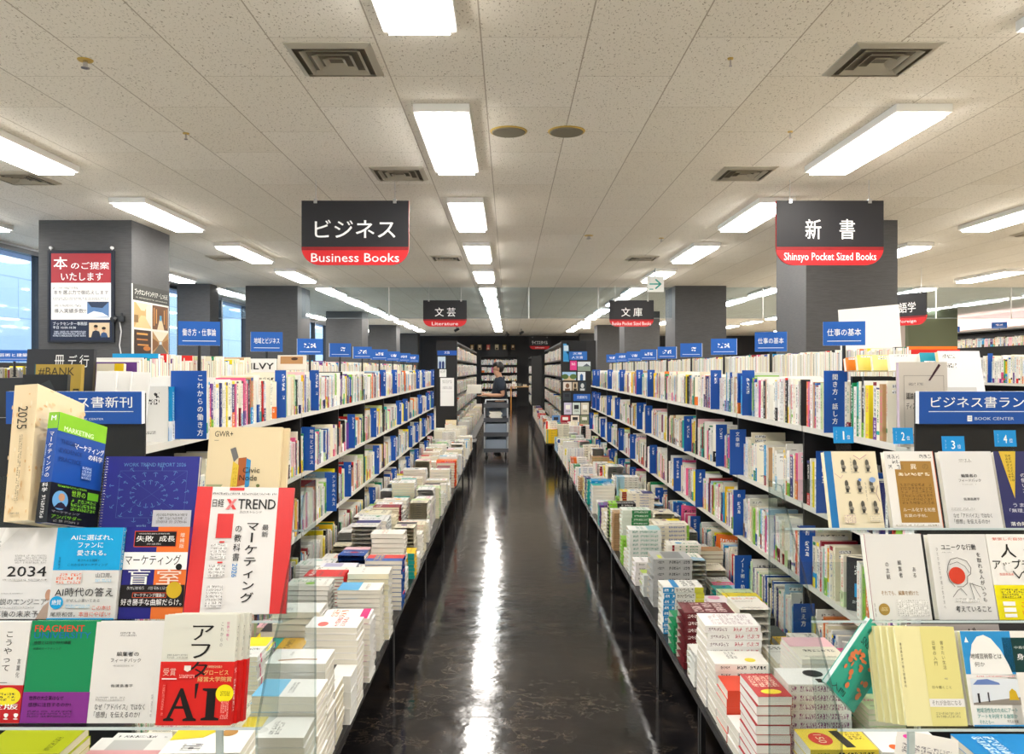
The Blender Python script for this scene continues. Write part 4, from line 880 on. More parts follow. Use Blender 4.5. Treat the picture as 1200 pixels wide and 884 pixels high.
# ---------------------------------------------------------------- the face-out books
def fo(k, row, pxl, w, h, t, d, label, side=None, copies=0, yaw=0.0, dz=0.0, dD=0.0, group=None, cname='display_book', shift=.006):
    """a book standing face-out on a rack tray, lower left corner at image column pxl"""
    D, z = ROWS[k][row]; z -= dD*math.tan(LEAN[k]); D += dD; side = side or ('R' if k == 'L' else 'R'); th = LEAN[k]
    X = (pxl-CX)/F*D; dv, up = Vector((0, math.cos(th), -math.sin(th))), Vector((0, math.sin(th), math.cos(th)))
    out = []
    for c in range(copies+1):
        o = Vector((X+(w if side == 'R' else 0)+c*(shift if k == 'L' else -shift), D, z+dz+.0006))+dv*(c*(t+.003))
        M = Matrix.Translation(o) @ Matrix.Rotation(-th, 4, 'X') @ Matrix.Rotation(yaw, 4, 'Z')
        if side == 'R' and yaw: M = Matrix.Translation(o-Vector((w, 0, 0))) @ Matrix.Rotation(-th, 4, 'X') @ Matrix.Rotation(yaw, 4, 'Z') @ Matrix.Translation((w, 0, 0))
        lb = label if c == 0 else '%s copy, behind the %s' % ('second' if c == 1 else 'third' if c == 2 else 'fourth' if c == 3 else 'fifth', label)
        out.append(book(cname, lb, 'book', 'face-out books on the clear racks', M, w, h, t, d if c == 0 else {**d, 'front': (), 'band': (d['band'][0], d['band'][1]) if d.get('band') else None}, side))
    return out
def D_(base, front, spine=(), page='#f6f3e8', band=None, **kw): return dict(base=base, front=list(front), spine=list(spine), page=page, band=band, seed=kw.get('seed', 3))
T, V, G_, R_, E_, P_, L_ = 't', 'v', 'g', 'r', 'e', 'p', 'l'
WT = '#e4e3e1'
# left rack, lowest row
fo('L', 2, -56, .128, .188, .02, D_(WT, [(V, .62, .08, .78, .5, '#2a2a2c', 'こうやって'), (V, .38, .06, .52, .24, '#2a2a2c', '頭の'), (V, .14, .06, .28, .3, '#2a2a2c', 'なかを'), (L_, [(.1, .62), (.3, .44), (.36, .5), (.3, .62)], .0015, '#333'), (L_, [(.1, .605), (.75, .605)], .001, '#444'), (V, .86, .36, .93, .56, '#555', '言葉化')],
   band=(.37, '#c32026', (), [(E_, .78, .3, .2, .24, '#efe02c'), (G_, .66, .2, .9, .42, '#efe02c', '#333', 4, 3), (T, .08, .5, .96, .64, '#ffffff', 'の決定版', .012), (T, .2, .72, .98, .92, '#ffffff', '冊!!', .02)])),
   'white book with pen drawing and red band, lowest left tray')
fo('L', 2, 23, .1285, .19, .018, D_('#148a57', [(T, .06, .045, .82, .11, '#e0402f', 'FRAGMENT', .02), (T, .06, .115, .93, .175, '#1a6db5', 'UNIVERSITY', .0), (T, .07, .2, .64, .235, '#20302a', '感想とは何か特別講義', .004), (T, .07, .265, .5, .29, '#20302a', '共感のマーケティング')],
   band=(.30, '#85308f', (), [(T, .1, .12, .62, .26, '#1c1428', '世界の大企業はなぜ', .008), (T, .1, .34, .74, .47, '#1c1428', '感想に注目するのか?', .008), (G_, .1, .58, .76, .82, '#85308f', '#2c1638', 26, 3)])),
   'green book with red FRAGMENT lettering and a purple band', copies=0)
fo('L', 2, 101, .135, .188, .017, D_(WT, [(G_, .36, .1, .6, .15, WT, '#777', 12, 2), (T, .34, .3, .66, .345, '#2c2c2e', '編集者の', .008), (T, .26, .365, .7, .405, '#4a4a4c', 'フィードバック'), (G_, .3, .43, .6, .445, WT, '#999', 16, 1), (T, .3, .62, .62, .65, '#2c2c2e', '佐渡島庸平', .004), (G_, .1, .74, .52, .78, WT, '#888', 20, 2), (T, .1, .81, .82, .87, '#38383a', 'なぜ「アドバイス」ではなく'), (T, .1, .885, .76, .945, '#38383a', '「感想」を伝えるのか?'), (G_, .9, .72, .93, .94, WT, '#aaa', 1, 14)]),
   'plain white book between the green book and the red-banded one')
fo('L', 2, 182, .142, .203, .016, D_('#dcddd3', [(T, .4, .1, .69, .235, '#1c1c1c', 'ア', .006), (T, .4, .27, .66, .4, '#1c1c1c', 'フ', .006), (V, .78, .06, .83, .3, '#8a8a86', 'これからの'), (V, .86, .06, .91, .24, '#d65a9a', '世界で働く'), (G_, .08, .36, .36, .4, '#dcddd3', '#9a9a92', 14, 2)], [(V, .2, .1, .8, .4, '#2a2a2a', 'アフターAI')],
   band=(.57, '#d5211e', [(G_, .2, .1, .8, .8, '#d5211e', '#ffffff', 1, 8)], [(T, .38, .0, .64, .27, '#1a1517', 'タ', .006), (P_, [(.49, .35), (.54, .34), (.515, .58), (.5, .58)], '#1a1517'), (P_, [(.3, .42), (.335, .42), (.5, .88), (.54, .9), (.54, .93), (.36, .93), (.36, .9), (.41, .88), (.36, .74), (.24, .74), (.19, .88), (.24, .9), (.24, .93), (.1, .93), (.1, .9), (.145, .88)], '#171214'), (P_, [(.345, .7), (.305, .55), (.255, .7)], '#d5211e'), (P_, [(.6, .42), (.84, .42), (.84, .45), (.78, .47), (.78, .87), (.84, .89), (.84, .92), (.6, .92), (.6, .89), (.66, .87), (.66, .47), (.6, .45)], '#171214'), (T, .64, .06, .84, .1, '#f0dcae', '《特別対談》'), (T, .6, .13, .93, .21, '#e8c884', 'グロービス', .006), (T, .52, .235, .98, .315, '#e8c884', '経営大学院賞', .006), (E_, .9, .5, .12, .14, '#f0e318'), (G_, .84, .46, .97, .54, '#f0e318', '#7a6a10', 6, 3), (P_, [(.33, .06), (.42, .06), (.42, .13), (.375, .16), (.33, .13)], '#e8e0da'), (T, .05, .1, .22, .22, '#f0c0b4', '受賞'), (R_, .04, .26, .24, .28, '#f6e8e4'), (G_, .27, .2, .48, .26, '#d5211e', '#f4d0c8', 12, 2), (G_, .06, .36, .1, .86, '#d5211e', '#e88078', 1, 24), (G_, .86, .62, .97, .9, '#d5211e', '#f0a8a0', 4, 12)])),
   'grey book with a wide red band and big black AI letters', copies=2, dD=-.02)
# left rack, middle row
fo('L', 1, -64, .11, .19, .02, D_('#d9672a', []), 'plain orange book showing only its edge on the middle left tray', dD=.02)
fo('L', 1, -18, .135, .19, .016, D_('#e9e8e8', [(P_, [(.15, .0), (.38, .0), (.1, .2), (.05, .2)], '#f6f6f6'), (G_, .35, .3, .86, .4, '#e9e8e8', '#999', 22, 4), (T, .26, .43, .88, .54, '#252528', '2034', .02), (G_, .2, .565, .9, .59, '#e9e8e8', '#888', 24, 1), (G_, .1, .72, .55, .73, '#e9e8e8', '#999', 30, 1), (T, .1, .78, .94, .85, '#4a4a4c', '伝説のエンジニア'), (G_, .1, .865, .76, .885, '#e9e8e8', '#999', 26, 1), (T, .04, .91, .95, .98, '#4a4a4c', '10年後の未来予測'), (E_, .96, .74, .05, .06, '#c99a80'), (P_, [(.8, 1), (.9, .86), (1, .8), (1, 1)], '#b9a294'), (V, .06, .14, .11, .26, '#777', '中島聡')]),
   'pale grey book with the number 2034 on its cover')
fo('L', 1, 55, .142, .19, .012, D_(WT, [(R_, 0, 0, 1, .47, '#18a8e6'), (T, .22, .08, .86, .14, '#ffffff', 'AIに選ばれ、', .012), (T, .34, .165, .72, .225, '#ffffff', 'ファンに', .012), (T, .34, .25, .78, .31, '#ffffff', '愛される。', .012), (T, .36, .35, .7, .375, '#0f4f78', '愛される生活者と'), (T, .22, .395, .82, .425, '#0f4f78', 'これからのマーケティング'), (V, .07, .32, .11, .46, '#0f4f78', '佐藤尚之'), (G_, .07, .5, .45, .62, WT, '#e8663a', 9, 3), (T, .66, .5, .9, .55, '#333', '山口周。'), (G_, .66, .565, .9, .6, WT, '#8ac8ea', 10, 2), (T, .08, .66, .95, .755, '#1f1f22', 'AI時代の答え', .006), (T, .26, .78, .76, .815, '#444', 'がぜんぶ書いてある'), (E_, .12, .82, .1, .07, '#18a8e6'), (T, .05, .79, .19, .845, '#ffffff', '絶賛', .008), (G_, .26, .84, .62, .88, WT, '#7fc4ea', 14, 2), (T, .66, .85, .94, .9, '#e0562e', 'この本は'), (T, .47, .915, .94, .97, '#e0562e', '本当にやばい!', .006), (T, .05, .92, .42, .97, '#333', '尾原和啓。'), (R_, 0, .985, 1, 1, '#18a8e6')], [(R_, 0, 0, 1, .47, '#18a8e6'), (V, .1, .03, .9, .45, '#ffffff', 'ファンに愛される', .004)]),
   'white book with a bright blue top half, beside the pale grey number book', dD=-.01)
fo('L', 1, 138, .137, .192, .016, D_('#2b2a86', [(R_, .5, 0, 1, 1, '#f07a35'), (R_, .14, .05, .8, .22, '#1c1a1c'), (L_, [(.14, .05), (.8, .05), (.8, .22), (.14, .22), (.14, .05)], .0014, '#e8582e'), (G_, .2, .07, .72, .085, '#1c1a1c', '#ddd', 18, 1), (T, .17, .1, .44, .165, '#ffffff', '失敗', .008), (T, .53, .1, .78, .165, '#ffffff', '成長', .008), (T, .34, .18, .56, .2, '#ddd', 'の法則'), (V, .85, .06, .94, .24, '#fff0e0', '増補版'), (R_, 0, .28, 1, .47, '#ffffff'), (T, .03, .31, .9, .42, '#1a1a1c', 'マーケティング', .004), (E_, .88, .44, .05, .035, '#1a1a1c'), (T, .1, .47, .44, .63, '#ffffff', '盲', .006), (T, .55, .47, .93, .63, '#ffe6d4', '室', .006), (R_, .0, .635, 1, .87, '#1d1a1e'), (G_, .1, .65, .74, .69, '#1d1a1e', '#bbb', 14, 1), (L_, [(.2, .72), (.72, .72), (.72, .77), (.2, .77), (.2, .72)], .001, '#e8582e'), (T, .22, .725, .7, .765, '#ffffff', 'マーケティング理論は'), (T, .03, .785, .97, .855, '#ffffff', '好き勝手な曲解だらけ。', .006), (E_, .84, .69, .12, .09, '#d9b52c')]),
   'navy and orange book with a black band, next to the bright blue one')
# left rack, big red and white magazine, solved from its corners
def posed(name, label, M, w, h, t, d, side): return book(name, label, 'book', 'face-out books on the clear racks', M, w, h, t, d, side)
def rv(loc, r):
    v = Vector(r); return Matrix.Translation(loc) @ Matrix.Rotation(v.length, 4, v.normalized())
RED = '#dd3a3c'
XT = D_('#eae9e9', [(R_, 0, 0, .155, 1, RED), (R_, .835, 0, 1, 1, RED), (R_, .33, .005, .48, .03, RED), (G_, .16, .045, .82, .065, '#f4f3f3', '#333', 40, 1), (T, .17, .1, .285, .165, '#1c1c1e', '日経', .006), (P_, [(.31, .1), (.345, .1), (.415, .185), (.38, .185)], RED), (P_, [(.385, .1), (.415, .1), (.34, .185), (.305, .185)], '#e8888a'), (T, .43, .1, .815, .18, '#1c1c1e', 'TREND', .03), (T, .45, .195, .68, .215, '#555', 'クロストレンド'), (R_, .235, .22, .395, .415, RED), (V, .69, .3, .77, .41, '#1c1c1e', '最新', .006), (V, .52, .27, .68, .92, '#1c1c1e', 'マーケティング', .012), (V, .415, .3, .5, .6, '#1c1c1e', 'の教科書', .008), ('s', .43, .615, .48, .72, '#2a90d8', '2026', .01), (G_, .2, .46, .36, .58, '#f4f3f3', '#777', 10, 5), (G_, .2, .62, .36, .72, '#f4f3f3', '#777', 10, 4), (G_, .2, .78, .36, .95, '#f4f3f3', '#777', 10, 7), (R_, .28, .44, .33, .452, RED), (R_, .28, .6, .33, .612, RED)], [(R_, 0, 0, 1, 1, RED)])
M = rv((-.6875, 1.694, 1.031), (-.3615, .0088, .1831)) @ Matrix.Translation((.21, 0, 0))
posed('display_magazine', 'large red and white marketing magazine standing in front of the cream cover', M, .21, .275, .013, XT, 'R')
# top row
def spk(n, c, q):                                          # flecks on a cover
    r = random.Random(q); return [('e', r.uniform(.02, .98), r.uniform(.02, .98), r.uniform(.012, .04), r.uniform(.006, .02), c[i % len(c)]) for i in range(n)]
FL = ['#e6c99a', '#ecdab6', '#ddb47c', '#f2e4c8', '#e2bf8c']
M = rv((-1.0144, 1.692, 1.232), (-.265, .1474, 1.5892)) @ Matrix.Translation((0, 0, 0))
posed('display_book', 'thick cream speckled yearbook marked 2025, standing with its spine forward', M, .21, .297, .05, D_('#ecd9b4', spk(70, FL, 4)+[(V, .1, .5, .32, .72, '#2c2a20', 'コピ'), (G_, .1, .62, .2, .8, '#ecd9b4', '#555', 3, 8)], spk(50, FL, 5)+[('s', .3, .17, .72, .34, '#2a2620', '2025'), (G_, .44, .38, .6, .86, '#ecd9b4', '#7a6c54', 2, 52), (G_, .3, .94, .7, .955, '#ecd9b4', '#5a5040', 6, 1)], page='#f4ecd8'), 'L')
s_ = 1.12; l0 = Vector((0, 0, .006))+Vector((-.8729, 1.5143, 1.2553-EYE))*s_+Vector((0, 0, EYE))
M = rv(l0, (-.25, .1725, 1.4376))
NV = '#1b4fa8'
posed('display_book', 'blue, green and black marketing science book standing before the speckled yearbook', M, .172, .24, .0245, D_(NV, [(R_, 0, 0, 1, .17, '#86c81e'), (T, .12, .115, .72, .16, '#e4f4d0', 'MARKETING', .03), (T, .36, .24, .98, .3, '#ffffff', 'マーケティング', .01), (T, .66, .315, .96, .37, '#ffffff', 'の科学', .01), (T, .08, .24, .42, .28, '#153c86', 'THEORY', .03), (T, .08, .32, .52, .36, '#153c86', 'EVIDENCE', .03), (T, .08, .4, .52, .44, '#153c86', 'PRACTICE', .03), (G_, .55, .44, .75, .56, NV, '#b8ccec', 6, 4)],
   [(R_, 0, 0, 1, .15, '#86c81e'), (T, .3, .03, .75, .075, '#ffffff', 'M', .04), (V, .25, .17, .8, .6, '#ffffff', 'マーケティングの', .006), (G_, .05, .3, .2, .58, NV, '#b8ccec', 1, 18)],
   band=(.36, '#14161a', [(V, .2, .0, .8, .25, '#ffffff', '科学', .01), (G_, .3, .32, .7, .9, '#14161a', '#c8c8c8', 1, 9)], [(G_, .12, .03, .7, .09, '#14161a', '#7cc22a', 16, 1), (E_, .2, .42, .15, .24, '#6aa6dc'), (E_, .22, .34, .06, .1, '#c89a78'), (P_, [(.09, .62), (.16, .5), (.22, .46), (.28, .5), (.35, .62)], '#2a2438'), (T, .4, .12, .68, .28, '#8fd02e', '世界の', .01), (R_, .72, .1, .95, .3, '#6fbf22'), (G_, .4, .32, .92, .64, '#14161a', '#7cc22a', 8, 3), (T, .06, .68, .6, .74, '#9a9aa4', 'マーケティング'), (T, .06, .78, .64, .88, '#7cc22a', 'アンバサダー', .008), (G_, .1, .9, .6, .97, '#14161a', '#8a8a8a', 14, 1)]), page='#eae6da'), 'L')
PU = '#3c3f9c'; LB = '#6fa4e0'
def figures():
    o = []; r = random.Random(8)
    for i in range(16):
        a = i*math.pi/8; 
        for rr in (.13, .24, .34):
            x, y = .5+rr*1.15*math.cos(a+rr), .52+rr*math.sin(a+rr); dx, dy = math.cos(a)*.035, math.sin(a)*.045
            o += [(L_, [(x, y), (x+dx, y+dy)], .0012, LB), (L_, [(x+dx-dy*.5, y+dy+dx*.5), (x+dx*1.3, y+dy*1.3), (x+dx+dy*.5, y+dy-dx*.5)], .001, LB)]
    return o
M = rv((( 115-CX)/F*1.86, 1.86, 1.178), (-.22, 0, 0))
o = posed('display_book', 'ring-bound blue-violet report with pale line figures, in clear wrap', M, .222, .17, .012, D_(PU, [(T, .2, .09, .86, .14, LB, 'WORK TREND REPORT 2026', .008), (L_, [(.17, .2), (.88, .2), (.88, .84), (.17, .84), (.17, .2)], .0008, '#5a78c0'), (L_, [(.17, .2), (.88, .84)], .0006, '#4f6ab8'), (L_, [(.88, .2), (.17, .84)], .0006, '#4f6ab8')]+figures()+[(R_, .58, .74, .98, .98, '#e9e9f0'), (G_, .62, .78, .94, .92, '#e9e9f0', '#888', 24, 3), (T, .42, .93, .52, .965, '#9ac4f0', 'works')]), 'L')
b = MB()
for i in range(26):
    z = .006+i*.0063
    pts = [(.004+.0055*math.cos(a)-.002, .006+.0095*math.sin(a), z+.0006*a/math.pi) for a in [2*math.pi*q/10 for q in range(11)]]; b.tube(pts, .0007, W1, 5)
b.build('wire_binding', CHROME, o)
CRM = '#eedcb6'
fo('L', 0, 236, .172, .238, .014, D_(CRM, [(T, .08, .04, .33, .095, '#3a3830', 'GWR+', .004), (R_, .08, .13, .14, .135, '#8a8270'), (P_, [(.31, .22), (.38, .2), (.43, .3), (.37, .35)], '#7c7c7c'), (P_, [(.43, .31), (.54, .3), (.54, .57), (.43, .59)], '#b5663a'), (P_, [(.54, .31), (.6, .33), (.6, .58), (.54, .62)], '#3f97d2'), (P_, [(.36, .34), (.44, .38), (.43, .64), (.34, .62)], '#e8c84a'), (G_, .37, .4, .42, .6, '#e8c84a', '#c8a02a', 2, 6), (T, .5, .4, .73, .455, '#2c2a26', 'Civic', .004), (T, .46, .475, .7, .53, '#2c2a26', 'Node', .004), (P_, [(.02, .57), (.24, .57), (.2, .61), (.02, .6)], '#a8b088'), (E_, .72, .58, .025, .016, '#6f7a4a'), (E_, .1, .6, .02, .014, '#8a9460'), (P_, [(.02, .65), (.98, .65), (.98, .99), (.02, .99)], '#e6d3ac')]),
   'cream magazine with a paper tower and the words Civic Node', copies=1, shift=.012)
# right rack, top row
ILL = [(R_, 0, 0, .14, 1, '#2279bd')]
for i in range(3):
    for j in range(3):
        x, y = .34+i*.23+j*.03, .16+j*.27
        ILL += [(E_, x, y, .035, .05, '#5a5850'), (E_, x+.01, y+.055, .045, .035, '#8f8b80'), (R_, x-.02, y+.06, x+.03, y+.11, '#3a3834'), (R_, x-.05, y+.115, x+.06, y+.125, '#aaa492')]
ILL += [(E_, .62, .38, .03, .02, '#6f94d2'), (E_, .86, .38, .06, .035, '#8fb0e2'), (V, .47, .08, .5, .3, '#444', 'ものがたり'), (V, .7, .4, .73, .66, '#444', 'ものがたり'), (L_, [(.55, .06), (.66, .11), (.8, .05)], .0018, '#c8a0a0'), (L_, [(.15, .3), (.26, .36), (.3, .32)], .0012, '#d0aaa8'), (L_, [(.94, .46), (.9, .56), (.95, .66)], .0014, '#a88a86'), (G_, .24, .83, .46, .94, '#efe4c6', '#c0a4a4', 5, 4), (G_, .72, .84, .95, .92, '#efe4c6', '#b8b4a8', 10, 3)]
fo('R', 0, 975, .128, .188, .02, D_('#efe4c6', ILL, page='#efe6c8'), 'cream book with nine small drawings and a blue stripe', side='R', shift=-.006)
fo('R', 0, 1047, .122, .188, .018, D_('#f2f0ec', [(P_, [(.18, .13), (.93, .13), (.93, .93), (.18, .93)], '#a9803a'), (T, .26, .17, .36, .24, '#8a6a30', '信', .004), (T, .5, .17, .62, .24, '#f6ecd8', '異', .004), (T, .74, .17, .86, .24, '#8a6a30', 'の', .004), (G_, .22, .28, .88, .33, '#a9803a', '#f0e4cc', 5, 1), (G_, .24, .42, .88, .7, '#a9803a', '#7d5c26', 9, 6), (T, .24, .74, .88, .79, '#f6ecd8', 'ルール化する知恵'), (T, .24, .82, .7, .86, '#f6ecd8', '言葉の手帖。'), (G_, .05, .04, .3, .24, '#f2f0ec', '#8a8a8a', 3, 3), (G_, .7, .04, .95, .1, '#f2f0ec', '#8a8a8a', 3, 1), (G_, .05, .95, .9, .975, '#f2f0ec', '#9a8a6a', 24, 1), (L_, [(.985, .0), (.985, 1)], .0014, '#e0734a')]),
   'white book with a gold panel on its cover, on the top right tray')
fo('R', 0, 1113, .13, .188, .018, D_('#e2e2e2', [(G_, .36, .1, .6, .15, '#efefee', '#777', 12, 2), (T, .36, .3, .66, .345, '#2c2c2e', '編集者の', .008), (T, .3, .365, .72, .405, '#4a4a4c', 'フィードバック'), (G_, .34, .43, .62, .445, '#efefee', '#999', 16, 1), (T, .34, .61, .64, .645, '#2c2c2e', '佐渡島庸平', .004), (G_, .08, .74, .52, .77, '#efefee', '#888', 20, 2), (T, .1, .81, .82, .87, '#48484a', 'なぜ「アドバイス」ではなく'), (T, .1, .885, .76, .945, '#48484a', '「感想」を伝えるのか?')]),
   'plain white book between the gold panel book and the navy book')
fo('R', 0, 1179, .13, .188, .018, D_('#2e3164', [(P_, [(.1, .0), (.42, .0), (.26, .62)], '#d9b93c'), (G_, .2, .04, .32, .4, '#d9b93c', '#8a7420', 2, 9), (V, .62, .22, .76, .6, '#f0f0f4', '静かな野心'), (V, .42, .28, .54, .55, '#f0f0f4', 'の使い方'), (T, .2, .68, .95, .73, '#dfe2f0', 'うまくやすみ、'), (T, .12, .75, .98, .8, '#dfe2f0', '「無理」に頼らない'), (T, .1, .92, .5, .97, '#ffffff', '落合陽一', .01)]),
   'navy book with a gold wedge on its cover')
# right rack, middle row
fo('R', 1, 1024, .131, .188, .02, D_('#e4e4e3', [(V, .52, .3, .6, .52, '#3c3c3e', '編集者'), (V, .3, .32, .38, .54, '#3c3c3e', 'の主観'), (V, .76, .38, .84, .52, '#3c3c3e', 'ある'), (T, .18, .665, .82, .72, '#a07a4a', 'それでも、編集を続けた'), (E_, .2, .88, .095, .068, '#a88a44'), (G_, .14, .855, .26, .9, '#a88a44', '#e8d8a8', 6, 3), (G_, .42, .77, .96, .96, '#f1f1f0', '#a8a8a6', 14, 9), (V, .03, .8, .06, .97, '#999', '佐渡島'), (L_, [(.0, .0), (.0, 1)], .0012, '#a05a68')]),
   'white book with faint grey vertical title and a round gold seal')
HEADL = [(L_, [(.34, .62), (.26, .55), (.24, .45), (.28, .36), (.33, .3), (.45, .28), (.6, .32), (.66, .4), (.64, .47), (.58, .5), (.56, .58), (.48, .62), (.38, .62)], .0011, '#333'), (L_, [(.3, .36), (.44, .33), (.56, .38), (.62, .46)], .0009, '#333'), (L_, [(.28, .74), (.38, .66), (.44, .64), (.52, .72)], .001, '#333'), (L_, [(.6, .58), (.64, .76)], .001, '#333'), (L_, [(.6, .58), (.78, .62)], .001, '#333'), (L_, [(.64, .58), (.74, .74)], .0009, '#333'), (E_, .4, .49, .14, .1, '#d4432e')]
fo('R', 1, 1101, .132, .188, .02, D_('#e4e4e3', [(T, .2, .12, .8, .19, '#26262a', 'ユニークな行動', .008), (G_, .2, .21, .4, .225, '#f2f2f1', '#888', 8, 1), (V, .78, .21, .87, .8, '#26262a', 'を取れる人がいつも', .006), (T, .3, .84, .9, .91, '#26262a', '考えていること', .008), (G_, .32, .75, .72, .8, '#f2f2f1', '#888', 18, 2), (V, .1, .15, .14, .88, '#777', 'ひとりひとりが選ぶ生き方へ')]+HEADL),
   'white book with a line-drawn head and a red face patch')
fo('R', 1, 1171, .135, .188, .02, D_('#f3f3f0', [(T, .1, .04, .95, .075, '#e0563a', '緊張した自分を変える'), (T, .2, .12, .46, .28, '#222', '人', .006), (T, .6, .12, .92, .28, '#222', '生', .006), (T, .04, .3, .98, .42, '#222', 'アップデート', .006), (R_, 0, .6, 1, 1, '#f2e616'), (E_, .3, .4, .07, .05, '#f3f3f0'), (L_, [(.36, .44), (.44, .52), (.5, .46), (.6, .42)], .0022, '#222'), (E_, .7, .56, .18, .12, '#f6f2ea'), (E_, .7, .46, .16, .06, '#222'), (E_, .8, .66, .1, .05, '#f0852e'), (E_, .62, .82, .04, .03, '#333'), (T, .12, .46, .36, .49, '#e0563a', '佐田真由美'), (R_, .1, .79, .3, .84, '#ffffff'), (R_, .1, .86, .3, .91, '#ffffff'), (R_, .1, .93, .3, .97, '#ffffff'), (T, .4, .79, .8, .86, '#e8632e', 'この本で'), (T, .4, .89, .8, .96, '#e8632e', 'いける!'), (G_, .1, .64, .5, .75, '#f2e616', '#333', 10, 4)]),
   'white and yellow book with a waving cartoon figure cut by the picture edge')
# right rack, lowest row
YB_ = '#efe9b2'
fo('R', 2, 1063, .125, .195, .012, D_(YB_, [(V, .04, .16, .08, .62, '#4a4630', '書店員の声で続く読書案内'), (P_, [(.42, .0), (1, .0), (1, 1), (.42, 1)], '#e6df94'), (V, .72, .14, .79, .44, '#5c5638', '書きたい生活'), (V, .58, .14, .65, .4, '#5c5638', '日常の入門'), (G_, .72, .52, .78, .54, '#e6df94', '#777', 3, 1), (T, .5, .6, .82, .63, '#6c6640', '日々書くこと'), (R_, .42, .73, 1, .81, '#eeeeee'), (T, .46, .745, .94, .795, '#6a6a6a', 'それが自信になる'), (G_, .5, .86, .9, .92, '#e6df94', '#9a9468', 12, 2)], page='#f4efc4'),
   'pale yellow book with grey vertical print', copies=4, shift=.008)
fo('R', 2, 1141, .105, .186, .014, D_('#f2f3f2', [(R_, 0, 0, 1, .46, '#2f95d8'), (P_, [(.1+.0, .46), (.12, .3), (.2, .14), (.32, .06), (.46, .04), (.6, .08), (.76, .2), (.88, .36), (.93, .46)], '#f4f5f4'), (P_, [(.06, .12), (.1, .06), (.14, .12)], '#ffffff'), (T, .14, .24, .76, .3, '#333', '地域芸術祭とは', .004), (T, .2, .33, .4, .38, '#333', '何か'), (G_, .2, .475, .96, .49, '#f2f3f2', '#d8405a', 26, 1), (R_, .06, .51, 1, .76, '#dfe8f2'), (P_, [(.1, .57), (.2, .52), (.4, .51), (.62, .55), (.64, .57)], '#6a86c4'), (P_, [(.06, .76), (1, .7), (1, .78), (.06, .78)], '#8f8a84'), (P_, [(.78, .73), (.8, .64), (.86, .61), (.93, .64), (.97, .73)], '#cfae28'), (R_, .16, .66, .2, .76, '#2a2a30'), (R_, .36, .65, .39, .75, '#3a3a4a'), (T, .1, .81, .9, .86, '#2a8f8f', '地域活性化のためにアート', .004), (T, .1, .875, .88, .92, '#2a8f8f', 'アートを利用する施策か', .004), (T, .12, .935, .4, .975, '#2a8f8f', 'それとも―'), (T, .66, .935, .88, .965, '#444', '平凡社新書'), (R_, 0, .985, 1, 1, '#2f95d8')], page='#dfe3c2'),
   'blue and white pocket book with a seaside photograph', copies=1, shift=.004)
fo('R', 2, 1190, .118, .186, .016, D_('#efeeea', [(R_, 0, .07, 1, .44, '#123c3c'), (T, .2, .16, .5, .19, '#c8d4d0', '中島倫子'), (T, .22, .24, .9, .31, '#ffffff', '身体の美学'), (G_, .4, .34, .8, .37, '#123c3c', '#c8d4d0', 10, 1), (R_, .34, .47, .95, .85, '#6a5238'), (E_, .6, .62, .16, .1, '#c89a60'), (E_, .55, .72, .1, .06, '#3f5f9a'), (P_, [(.4, .8), (.62, .68), (.8, .84)], '#b87a50'), (T, .3, .86, .6, .93, '#3a3a7a', '美学')]),
   'white pocket book with a dark green panel and a painted figure')
# teal book slipping off the side of the rack, and the grey one under it
M = rv((.679, 1.715, .878), (-.0968, .7576, .4089)) @ Matrix.Translation((.115, 0, 0))
r_ = random.Random(4)
posed('display_book', 'teal book with orange scribbles slanting off the side of the right rack', M, .115, .175, .013, D_('#36b5a3', [(T, .12, .2, .86, .32, '#1d3a3c', 'SNSの情報'), (T, .12, .1, .6, .16, '#1d3a3c', '運用の')]+[('e', r_.uniform(.1, .9), r_.uniform(.36, .85), r_.uniform(.02, .07), r_.uniform(.015, .045), '#f0885a') for _ in range(26)]+[(T, .1, .9, .5, .97, '#1d3a3c', '入門', .01)], page='#e9f2ee'), 'R')
GR = '#a9a49c'
fo('R', 2, 1066, .2, .05, .012, D_('#9b9596', [(T, .02, .1, .16, .5, '#2a2a2a', '役立つ'), (T, .36, .12, .74, .88, '#26242a', 'ブログ', .01), (T, .78, .3, .9, .85, '#26242a', 'で', .004)]), 'grey strip-like book top with black lettering behind the lowest right tray', dD=.08, dz=.155)
fo('R', 2, 1150, .21, .05, .012, D_('#2e2d31', []), 'dark book top behind the lowest right tray', dD=.081, dz=.155)
# rank tags 1 to 4
for (px, py, w_, tx, lb) in ((989, 510, .05, '1', 'blue rank tag for place one, on a clear stem'), (1059, 511, .05, '2', 'blue rank tag for place two, on a clear stem'), (1118, 521, .056, '3', 'blue rank tag for place three, on a clear stem'), (1179, 514, .054, '4', 'blue rank tag for place four, on a clear stem')):
    c = W(px, py, 2.02); h_ = .041
    o = board('rank_tag', lb, 'rank tag', (c.x-w_/2, 2.02, c.z-h_/2), (1, 0, 0), (0.0, .12, 1), w_, h_, [('p', [(0, .06), (1, 0), (.95, 1), (.02, .94)], '#1592dc'), ('t', *((.46, .28, .53, .78) if tx == '1' else (.4, .28, .56, .78)), '#ffffff', tx, .03), ('t', .66, .5, .82, .76, '#ffffff', '位'), ('v', .1, .2, .18, .8, '#cfe8f8', 'ランク')], '#1592dc', .0025)
    b = MB(); b.box((.006, .003, -.16), (w_-.006, .0045, h_*.5), W1); b.build('clear_stem', ACRYL, o)
